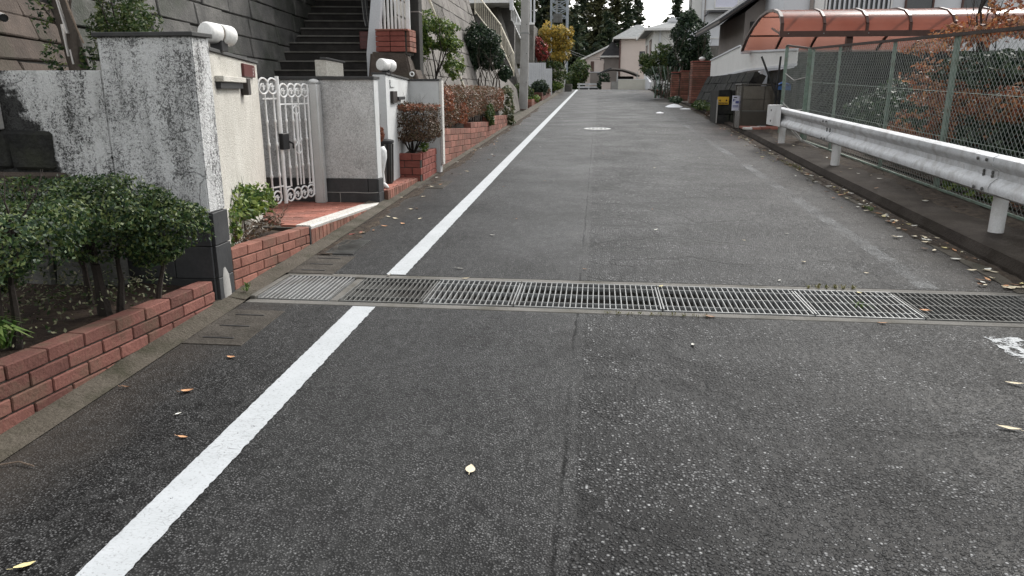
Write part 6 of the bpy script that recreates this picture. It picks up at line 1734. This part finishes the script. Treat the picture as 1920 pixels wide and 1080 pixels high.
t = thing("crest_guardrail", "pale horizontal guardrail across the road's far end", "guardrail", (-.7, 64, 1.4))
for z in (1.62, 1.86):
    mb = MB(); mb.box(-1.75, .1, 64, 64.06, z, z + .13); obj("beam", mb, M['rail'], t)
for x in (-1.6, -.8, .0):
    mb = MB(); mb.box(x - .05, x + .05, 64.07, 64.17, 1.1, 2.0); obj("post", mb, M['railpost'], t)
mb = MB(); mb.box(-1.7, .1, 66, 66.2, 1.0, 1.62); tag(obj("dark_wall", mb, M['black']), "dark low wall seen under the pale guardrail at the road's far end", "wall")
bush("garden_shrub", "dusty grey green shrub beyond the thin white pole", "bush", [(-1.6, 66, 3.0, .9, 1.0, 1.1), (-2.2, 67, 2.2, .8, 1.0, .9)], 2600, .11, 'leafmid', None, seed=107, gap=.3)
bush("garden_shrub", "dark climbing shrub under the far arched carport", "bush", [(.45, 62.4, 2.35, .45, .4, .5), (.2, 62.4, 1.9, .3, .4, .4)], 900, .08, 'leafdark', None, seed=108, gap=.5)
for k in range(2):
    mb = MB(); mb.tube([(-3.0, 78, 5.3 - .25 * k), (-1.4, 80, 4.75 - .22 * k), (.6, 84, 4.75 - .2 * k)], .02, 4)
    tag(obj("overhead_wire", mb, M['black']), ("upper" if not k else "lower") + " overhead wire running to the far pink houses", "wire")
# lattice tower
t = thing("lattice_tower", "grey blue steel lattice tower behind the yellow tree", "tower", (-3.7, 72, 3))
xs2, ys2 = (-4.55, -3.05), (72, 73.5)
for x in xs2:
    for y in ys2:
        mb = MB(); mb.bar((x, y, 2.0), (x, y, 14), .09 if x > -4 else .05, .09 if x > -4 else .05); obj("leg", mb, M['tower'], t)
mb = MB()
z = 7.9
while z < 13.5:
    for y in ys2:
        mb.bar((xs2[0], y, z), (xs2[1], y, z + .75), .035); mb.bar((xs2[1], y, z), (xs2[0], y, z + .75), .035); mb.bar((xs2[0], y, z), (xs2[1], y, z), .03)
    z += .75
obj("bracing", mb, M['tower'], t)
mb = MB(); mb.tube([(-4.0, 72, 7.6), (-4.0, 72, 14)], .07, 8); obj("ladder_pole", mb, M['steel'], t)
mb = MB(); mb.box(-4.3, -3.5, 71.8, 72.3, 7.4, 8.2); obj("equipment_box", mb, M['steeldull'], t, bevel=.03)

# ------------------------------------------------------------------ conifers behind the houses
def conifer(x, y, h, r, label, leaf, seed, lean=0.0):
    t = thing("conifer_tree", label, "tree", (x, y, 0), "tall conifers behind the houses")
    rng = np.random.default_rng(seed)
    mb = MB(); mb.tube([(x, y, -1), (x + lean * .5, y, h * .5), (x + lean, y, h)], [.28, .17, .02], 7); obj("trunk", mb, M['barkdark'], t)
    vs = []
    nw = int(h * 3.6)
    for i in range(nw):
        f = (i + rng.random()) / nw
        z = h * (.10 + .90 * f)
        R = 1.35 * r * (1 - f) ** .75 * (0.65 + .6 * rng.random()) + .12
        for b in range(rng.integers(4, 7)):
            a = rng.random() * 6.283
            d = np.array([math.cos(a), math.sin(a), 0]); L = R * (.6 + .5 * rng.random())
            root = np.array([x + lean * f, y, z])
            n = max(3, int(L * 9))
            for k in range(n):
                s = (k + .5) / n
                c = root + d * L * s + np.array([0, 0, -.32 * L * s ** 1.6 + .12 * L * s]) + rng.normal(size=3) * .10
                sz = .20 + .16 * rng.random()
                nrm = np.array([0, 0, 1.0]) * .55 + rng.normal(size=3) * .5; nrm /= np.linalg.norm(nrm)
                tt = np.cross(nrm, d + rng.normal(size=3) * .4); tt /= np.linalg.norm(tt); bb = np.cross(nrm, tt)
                vs += [c - bb * sz * 1.5, c + tt * sz * .55 - nrm * .05, c + bb * sz * 1.5 - np.array([0, 0, sz * .5]), c - tt * sz * .55 - nrm * .05]
    v = np.array(vs); leaf_mesh("crown", v, len(v) // 4, M[leaf], t)
    return t
con = [(-7.5, 112, 21, 3.2, 'needle'), (-5.2, 108, 22, 2.8, 'needle2'), (-2.6, 114, 20, 3.0, 'needle'), (-.2, 110, 17.5, 2.6, 'needle2'), (2.2, 112, 17.0, 2.2, 'needle2'), (3.4, 109, 15.2, 2.0, 'needle'),
       (5.4, 113, 15.6, 2.0, 'needle'), (11.2, 118, 16.2, 2.4, 'needle'), (13.6, 116, 14.6, 2.2, 'needle'), (-10, 114, 20, 3.4, 'needle2'), (1.0, 104, 11.5, 2.8, 'needle'), (-3.5, 103, 12, 2.8, 'needle'), (6.8, 106, 9.6, 2.4, 'needle2'), (9.4, 112, 11.2, 2.4, 'needle')]
clab = ["tall dark conifer left of the lattice tower", "tall brownish conifer directly behind the lattice tower", "tall dark conifer just right of the lattice tower", "brownish conifer left of the first gap of sky", "brownish conifer between the two narrow gaps of sky",
        "slender dark conifer left of the widest gap of sky, on its edge", "thin ragged conifer edging the widest gap of sky", "dark conifer right of the widest gap of sky, above the cream house's roof", "conifer showing over the tall white house's left edge", "brownish conifer hidden mostly by the utility pole",
        "shorter dark conifer above the furthest pink house", "shorter dark conifer above the grey green shrub", "low brownish conifer above the dusty pink house's roof", "low dark conifer above the ridge of the cream house"]
for k, (c, l) in enumerate(zip(con, clab)): conifer(c[0], c[1], c[2], c[3], l, c[4], 200 + k, (k % 3 - 1) * .3)
bush("tree_mass", "dark wood behind the far houses", "wood", [(-4, 120, 4, 9, 4, 5), (6, 122, 3.5, 9, 4, 4.5), (-14, 118, 6, 8, 4, 7)], 9000, .35, 'needle', None, seed=300, lump=.5)["kind"] = "stuff"

# ------------------------------------------------------------------ near left planting
bush("clipped_shrub", "nearest dark green clipped shrub, cut by the left edge of the picture", "shrub",
     [(-2.85, 3.05, .88, .42, .44, .17), (-3.2, 2.75, .82, .48, .48, .24), (-3.0, 3.2, .72, .32, .32, .15), (-2.85, 2.75, .70, .25, .3, .14)], 24000, .0125, 'leafhedge',
     [((-2.86, 3.12, .30), (-.04, 0, 1), .33, .038, 3), ((-2.80, 3.14, .30), (.2, .1, 1), .32, .026, 3), ((-3.1, 2.9, .34), (-.15, 0, 1), .33, .03, 3)], 'barkdark', 401, lump=.5, shell=.62, gap=.25, asp=.5)
bush("clipped_shrub", "dark green clipped shrub in front of the stained white wall, right of the nearest shrub", "shrub",
     [(-2.72, 3.85, .88, .44, .36, .16), (-2.42, 3.92, .79, .22, .28, .14), (-3.05, 3.9, .90, .36, .36, .16), (-2.75, 3.78, .74, .36, .28, .12), (-2.5, 3.9, .64, .16, .18, .08)], 24000, .0125, 'leafhedge',
     [((-2.78, 3.78, .28), (-.05, 0, 1), .30, .042, 3), ((-2.70, 3.80, .28), (.12, 0, 1), .29, .024, 3), ((-2.58, 3.98, .28), (.1, 0, 1), .29, .018, 3), ((-2.95, 3.9, .30), (-.2, 0, 1), .30, .022, 3)], 'barkdark', 402, lump=.5, shell=.62, gap=.25, asp=.5)
rng = np.random.default_rng(5)
foliage("ground_leaves", [(-2.95, 3.4, .40, .35, 1.1, .07), (-3.3, 3.9, .42, .5, .5, .12), (-2.75, 4.1, .36, .15, .3, .08), (-2.8, 2.6, .42, .15, .5, .06)], 1500, .012, M['ivy'], None, 403, shell=.2, flat=.3)
tag(bpy.data.objects["ground_leaves"], "pale variegated ground cover under the clipped shrubs", "ground cover", None, "stuff")
o = blades("grass_tuft", [(-2.70, 2.93, .38), (-2.74, 2.86, .39), (-2.80, 2.98, .38)], 46, .13, M['grass'], None, 6, .14)
tag(o, "bright green grass tuft behind the nearest brick planter wall", "grass tuft")
bush("leafy_bush", "fresh green leafy bush between the nearest white wall and the gate", "bush",
     [(-2.83, 5.35, .66, .22, .42, .17), (-2.90, 5.9, .62, .2, .35, .14), (-2.72, 5.1, .55, .14, .22, .16)], 2300, .026, 'leafbright', [((-2.85, 5.3, .35), (0, .1, 1), .24, .014, 3), ((-2.85, 5.7, .35), (.1, .1, 1), .24, .012, 3)], 'barkdark', 404, lump=.4)
t = thing("dry_twigs", "tangle of pale dry twigs under the leafy bush beside the gate", "twigs", (-2.75, 5.6, .4))
mb = MB(); rng = random.Random(12)
for k in range(46):
    grow(mb, (-2.72 + rng.uniform(-.14, .1), 4.95 + rng.random() * 1.25, .39 + rng.random() * .08), (rng.uniform(-1, 1), rng.uniform(-1, 1), rng.uniform(0, .8)), .13, .005, 1, rng, 4, 1.0)
obj("stems", mb, M['twig'], t, kind="stuff")
foliage("dead_leaves", [(-2.70, 5.5, .45, .12, .65, .06)], 420, .014, M['leafdull'], t, 405, flat=.3)
foliage("weed", [(-2.60, 4.90, .42, .05, .1, .05)], 120, .014, M['leafmid'], None, 406)
tag(bpy.data.objects["weed"] if "weed" in bpy.data.objects and not bpy.data.objects["weed"].get("label") else bpy.data.objects[[o.name for o in bpy.data.objects if o.name.startswith("weed") and not o.get("label")][0]], "tiny green weed at the foot of the nearest white wall's end", "plant")

# weeds along the drain and kerb
for lab, spots, n, h, m_, sd in (("green weed poking through the drain grate on the right", [(1.78, 4.98, zc - .06)], 26, .10, 'grass', 21), ("dry weedy tuft along the far edge of the drain", [(1.55 + .06 * k, 5.36, zr(5.36)) for k in range(6)], 12, .035, 'drygrass', 22),
                                 ("dry weeds along the near edge of the drain, centre right", [(.1 + .07 * k, 4.63, zr(4.63)) for k in range(10)], 6, .022, 'drygrass', 23), ("yellow green weed in the right gutter in front of the second guardrail post", [(3.12, 11.9 + .16 * k, zr(12)) for k in range(8)], 16, .07, 'drygrass', 24),
                                 ("small yellow weed tuft in the right gutter between the two nearest guardrail posts", [(3.03, 8.5 + .07 * k, zr(8.5)) for k in range(3)], 16, .05, 'grass', 25), ("little weed at the foot of the stained wall by the drain end", [(-2.42, 4.78, zr(4.8) + .03), (-2.45, 4.85, zr(4.8) + .03)], 14, .04, 'grass', 26)):
    tag(blades("weed_tuft", spots, n, h, M[m_], None, sd, .08, None, .004), lab, "weed")

# ------------------------------------------------------------------ fallen leaves, each one a thing
def leaf_mesh_one(name, L, Wd, curl, seed):
    rnd = random.Random(seed)
    n = 7; vs = []; fs = []
    for i in range(n):
        s = i / (n - 1)
        w = Wd * math.sin(math.pi * min(1, s * 1.02 + .02)) ** .75 * (1 - .25 * s) * .5
        x = (s - .5) * L
        z = curl * ((s - .5) ** 2) * 1.6
        vs += [(x, -w, z + curl * .35 * (w / Wd) * 1.6 + rnd.uniform(0, .002)), (x, 0, z), (x, w, z + curl * .25 * (w / Wd) * 1.6 + rnd.uniform(0, .002))]
    for i in range(n - 1):
        for k in range(2):
            a = i * 3 + k; fs.append((a, a + 1, a + 4, a + 3))
    k = len(vs)
    vs += [(-L * .5, -.0012, .001), (-L * .5, .0012, .001), (-L * .78, .0012, .004 + curl * .2), (-L * .78, -.0012, .004 + curl * .2)]; fs.append((k, k + 1, k + 2, k + 3))
    me = bpy.data.meshes.new(name); me.from_pydata(vs, [], fs)
    for p in me.polygons: p.use_smooth = True
    return me
_lm = {}
def fallen(x, y, kind, L, rot, curl=.012, zoff=0.0, label=None, group=None, wr=.5):
    key = (kind, round(L, 3), round(wr, 2), round(curl, 3))
    if key not in _lm:
        me = leaf_mesh_one("leaf", L, L * wr, curl, len(_lm)); me.materials.append(M['lf_' + kind]); _lm[key] = me
    o = bpy.data.objects.new("fallen_leaf", _lm[key]); COL.objects.link(o)
    o.location = (x, y, zr(y) + .006 + zoff)
    o.rotation_euler = (random.uniform(-.15, .15) + .027, random.uniform(-.15, .15), rot)
    return tag(o, label, "leaf", group)
random.seed(77)
single = [
 (-.46, 2.61, 'pale', .062, 1.6, "pale yellow teardrop leaf lying alone on the left lane near the bottom", .72, .005),
 (-1.78, 1.87, 'yellow', .065, .9, "yellow leaf at the bottom left corner beside the white line", .5, .01),
 (-1.97, 3.19, 'orange', .06, .5, "pale orange leaf on the dark strip left of the white line", .8, .02),
 (-1.97, 3.64, 'orange', .055, 2.9, "salmon coloured leaf on the dark strip near the slotted gutter cover", .55, .01),
 (-1.88, 2.95, 'white', .036, 1.1, "small white leaf between the orange leaf and the white line", .5, .005),
 (-2.30, 3.20, 'brown', .05, .2, "curled brown leaf near the kerb under the nearest brick wall", .3, .02),
 (-1.74, 2.74, 'orange', .045, .1, "little rust leaf just left of the white line, lower than the others", .5, .006),
 (.58, 4.10, 'white', .042, 1.6, "whitish leaf alone on the right lane below the drain", .55, .01),
 (2.11, 3.71, 'pale', .09, 2.6, "long pale dry leaf at the right edge, upper of the two", .26, .02),
 (1.83, 3.20, 'pale', .10, 2.85, "long pale dry leaf at the right edge, lower of the two", .24, .02),
 (-1.05, 5.62, 'white', .055, .1, "white leaf on the left lane just past the drain, right of the line", .35, .006),
 (-.95, 5.33, 'pale', .06, .4, "pale leaf lying against the far edge of the drain right of the white line", .4, .02),
 (-1.55, 5.36, 'white', .045, 1.2, "small upright white leaf left of the white line at the drain's far edge", .6, .03),
 (.49, 5.24, 'yellow', .05, .9, "yellow leaf on the corner of the long pale grate", .6, .01),
 (1.85, 5.22, 'yellow', .05, 2.0, "greenish yellow leaf on the upper edge of the drain grate, right", .5, .01),
 (2.14, 4.86, 'orange', .06, 2.4, "orange leaf lying on the dark silted grate", .5, .01),
 (1.79, 4.60, 'orange', .06, 2.8, "apricot leaf on the near edge of the drain, right", .4, .01),
 (.75, 4.62, 'brown', .07, .1, "crumbled rust brown leaf on the near edge of the drain", .5, .008),
 (1.38, 5.52, 'white', .04, 1.0, "white leaf in the right lane just past the drain", .55, .008),
 (2.9, 5.0, 'pale', .05, 1.9, "pale leaf on the far right end of the drain", .5, .01),
 (.60, 7.25, 'white', .05, .8, "white leaf in the middle of the right lane past the drain", .5, .01),
 (-.96, 6.85, 'white', .045, .5, "white leaf right of the white line some way past the drain", .5, .01),
 (-2.30, 6.75, 'red', .07, .3, "crimson leaf on the little gutter grate before the tiled entrance", .5, .015),
 (-2.25, 6.85, 'red', .05, 1.3, "smaller crimson leaf touching the gutter grate", .5, .015),
 (-2.10, 7.15, 'orange', .07, .6, "orange leaf at the gutter before the tiled entrance", .45, .02),
 (1.70, 6.1, 'pale', .06, .7, "pale curled leaf on the right lane near the worn line", .4, .015),
]
for x, y, k, L, r, lab, wr, cu in single:
    fallen(x, y, k, L, r, cu, .01 if 4.7 < y < 5.3 else 0, lab, None, wr)
CN = {'white': 'white', 'pale': 'cream', 'yellow': 'yellow', 'orange': 'orange', 'brown': 'brown', 'red': 'crimson'}
def span(y): return 'before the first post' if y < 6.9 else ('between the two nearest posts' if y < 11.6 else ('between the second post and the end sleeve' if y < 15 else 'past the guardrail end by the refuse box'))
GL_ = "fallen leaves along the left kerb"; GRt = "fallen leaves along the right kerb"; GV = "fallen leaves on the verge behind the guardrail"; GRD = "small leaves scattered on the road"
for k in range(48):
    y = 6.8 + 16 * random.random() ** 1.3; x = -2.42 + abs(random.gauss(0, .28)) + .02
    kc = random.choice(('white', 'pale', 'pale', 'brown', 'orange'))
    fallen(x, y, kc, random.choice((.05, .06, .07)), random.random() * 6.28, random.choice((.01, .02)), .0, "small " + CN[kc] + " leaf by the left kerb " + ("before the tiled step" if y < 8.4 else "beside the tiled step" if y < 11.2 else "below the long brick wall" if y < 20.6 else "beyond the long brick wall"), GL_)
for k in range(190):
    y = 5.4 + 15 * random.random() ** 1.25; x = xr_edge(y) - .06 - abs(random.gauss(0, .16))
    kc = random.choice(('white', 'white', 'pale', 'pale', 'pale', 'yellow', 'orange', 'brown'))
    fallen(x, y, kc, random.choice((.055, .07, .085)), random.random() * 6.28, random.choice((.01, .022)), .006, "small " + CN[kc] + " leaf in the right gutter " + span(y), GRt)
for cx, cy, n in ((3.04, 8.0, 12), (3.10, 9.9, 10), (3.12, 11.3, 10), (3.02, 7.2, 8)):
    for k in range(n):
        kc = random.choice(('pale', 'yellow', 'orange', 'white')); yy = cy + random.gauss(0, .2)
        fallen(cx + random.gauss(0, .05), yy, kc, random.choice((.055, .065, .08)), random.random() * 6.28, .022, .008, "small " + CN[kc] + " leaf in the right gutter " + span(yy), GRt)
for k in range(26):
    y = 6.2 + 9 * random.random(); kc = random.choice(('pale', 'white', 'brown')); fallen(random.uniform(3.32, 3.9), y, kc, random.choice((.05, .065)), random.random() * 6.28, .015, .125, CN[kc] + " leaf on the verge behind the guardrail, " + ("near part" if y < 9 else "middle part" if y < 11.6 else "far part"), GV)
for k in range(40):
    y = 5.6 + 18 * random.random() ** 1.2; kc = random.choice(('white', 'pale', 'brown')); xx = random.uniform(-1.3, 2.9); fallen(xx, y, kc, random.choice((.03, .04)), random.random() * 6.28, .008, 0, "tiny " + CN[kc] + " leaf fleck on the " + ("left" if xx < 0 else "right") + " lane " + ("just past the drain" if y < 9 else "halfway to the manhole" if y < 16 else "near the manhole's distance"), GRD)
# twig on the kerb and twigs at the right
for lab, pts in (("thin pale twig lying in the left gutter at the bottom", [(-2.36, 2.42, zr(2.4) + .012), (-2.28, 2.46, zr(2.4) + .014), (-2.2, 2.44, zr(2.4) + .01)]), ("thin dark twig lying on the right kerb's verge", [(3.35, 5.5, zr(5.5) + .13), (3.5, 5.48, zr(5.5) + .135), (3.7, 5.42, zr(5.5) + .13)])):
    mb = MB(); mb.tube(pts, .0035, 5); tag(obj("twig", mb, M['twig'] if 'pale' in lab else M['barkdark'], smooth=True), lab, "twig")
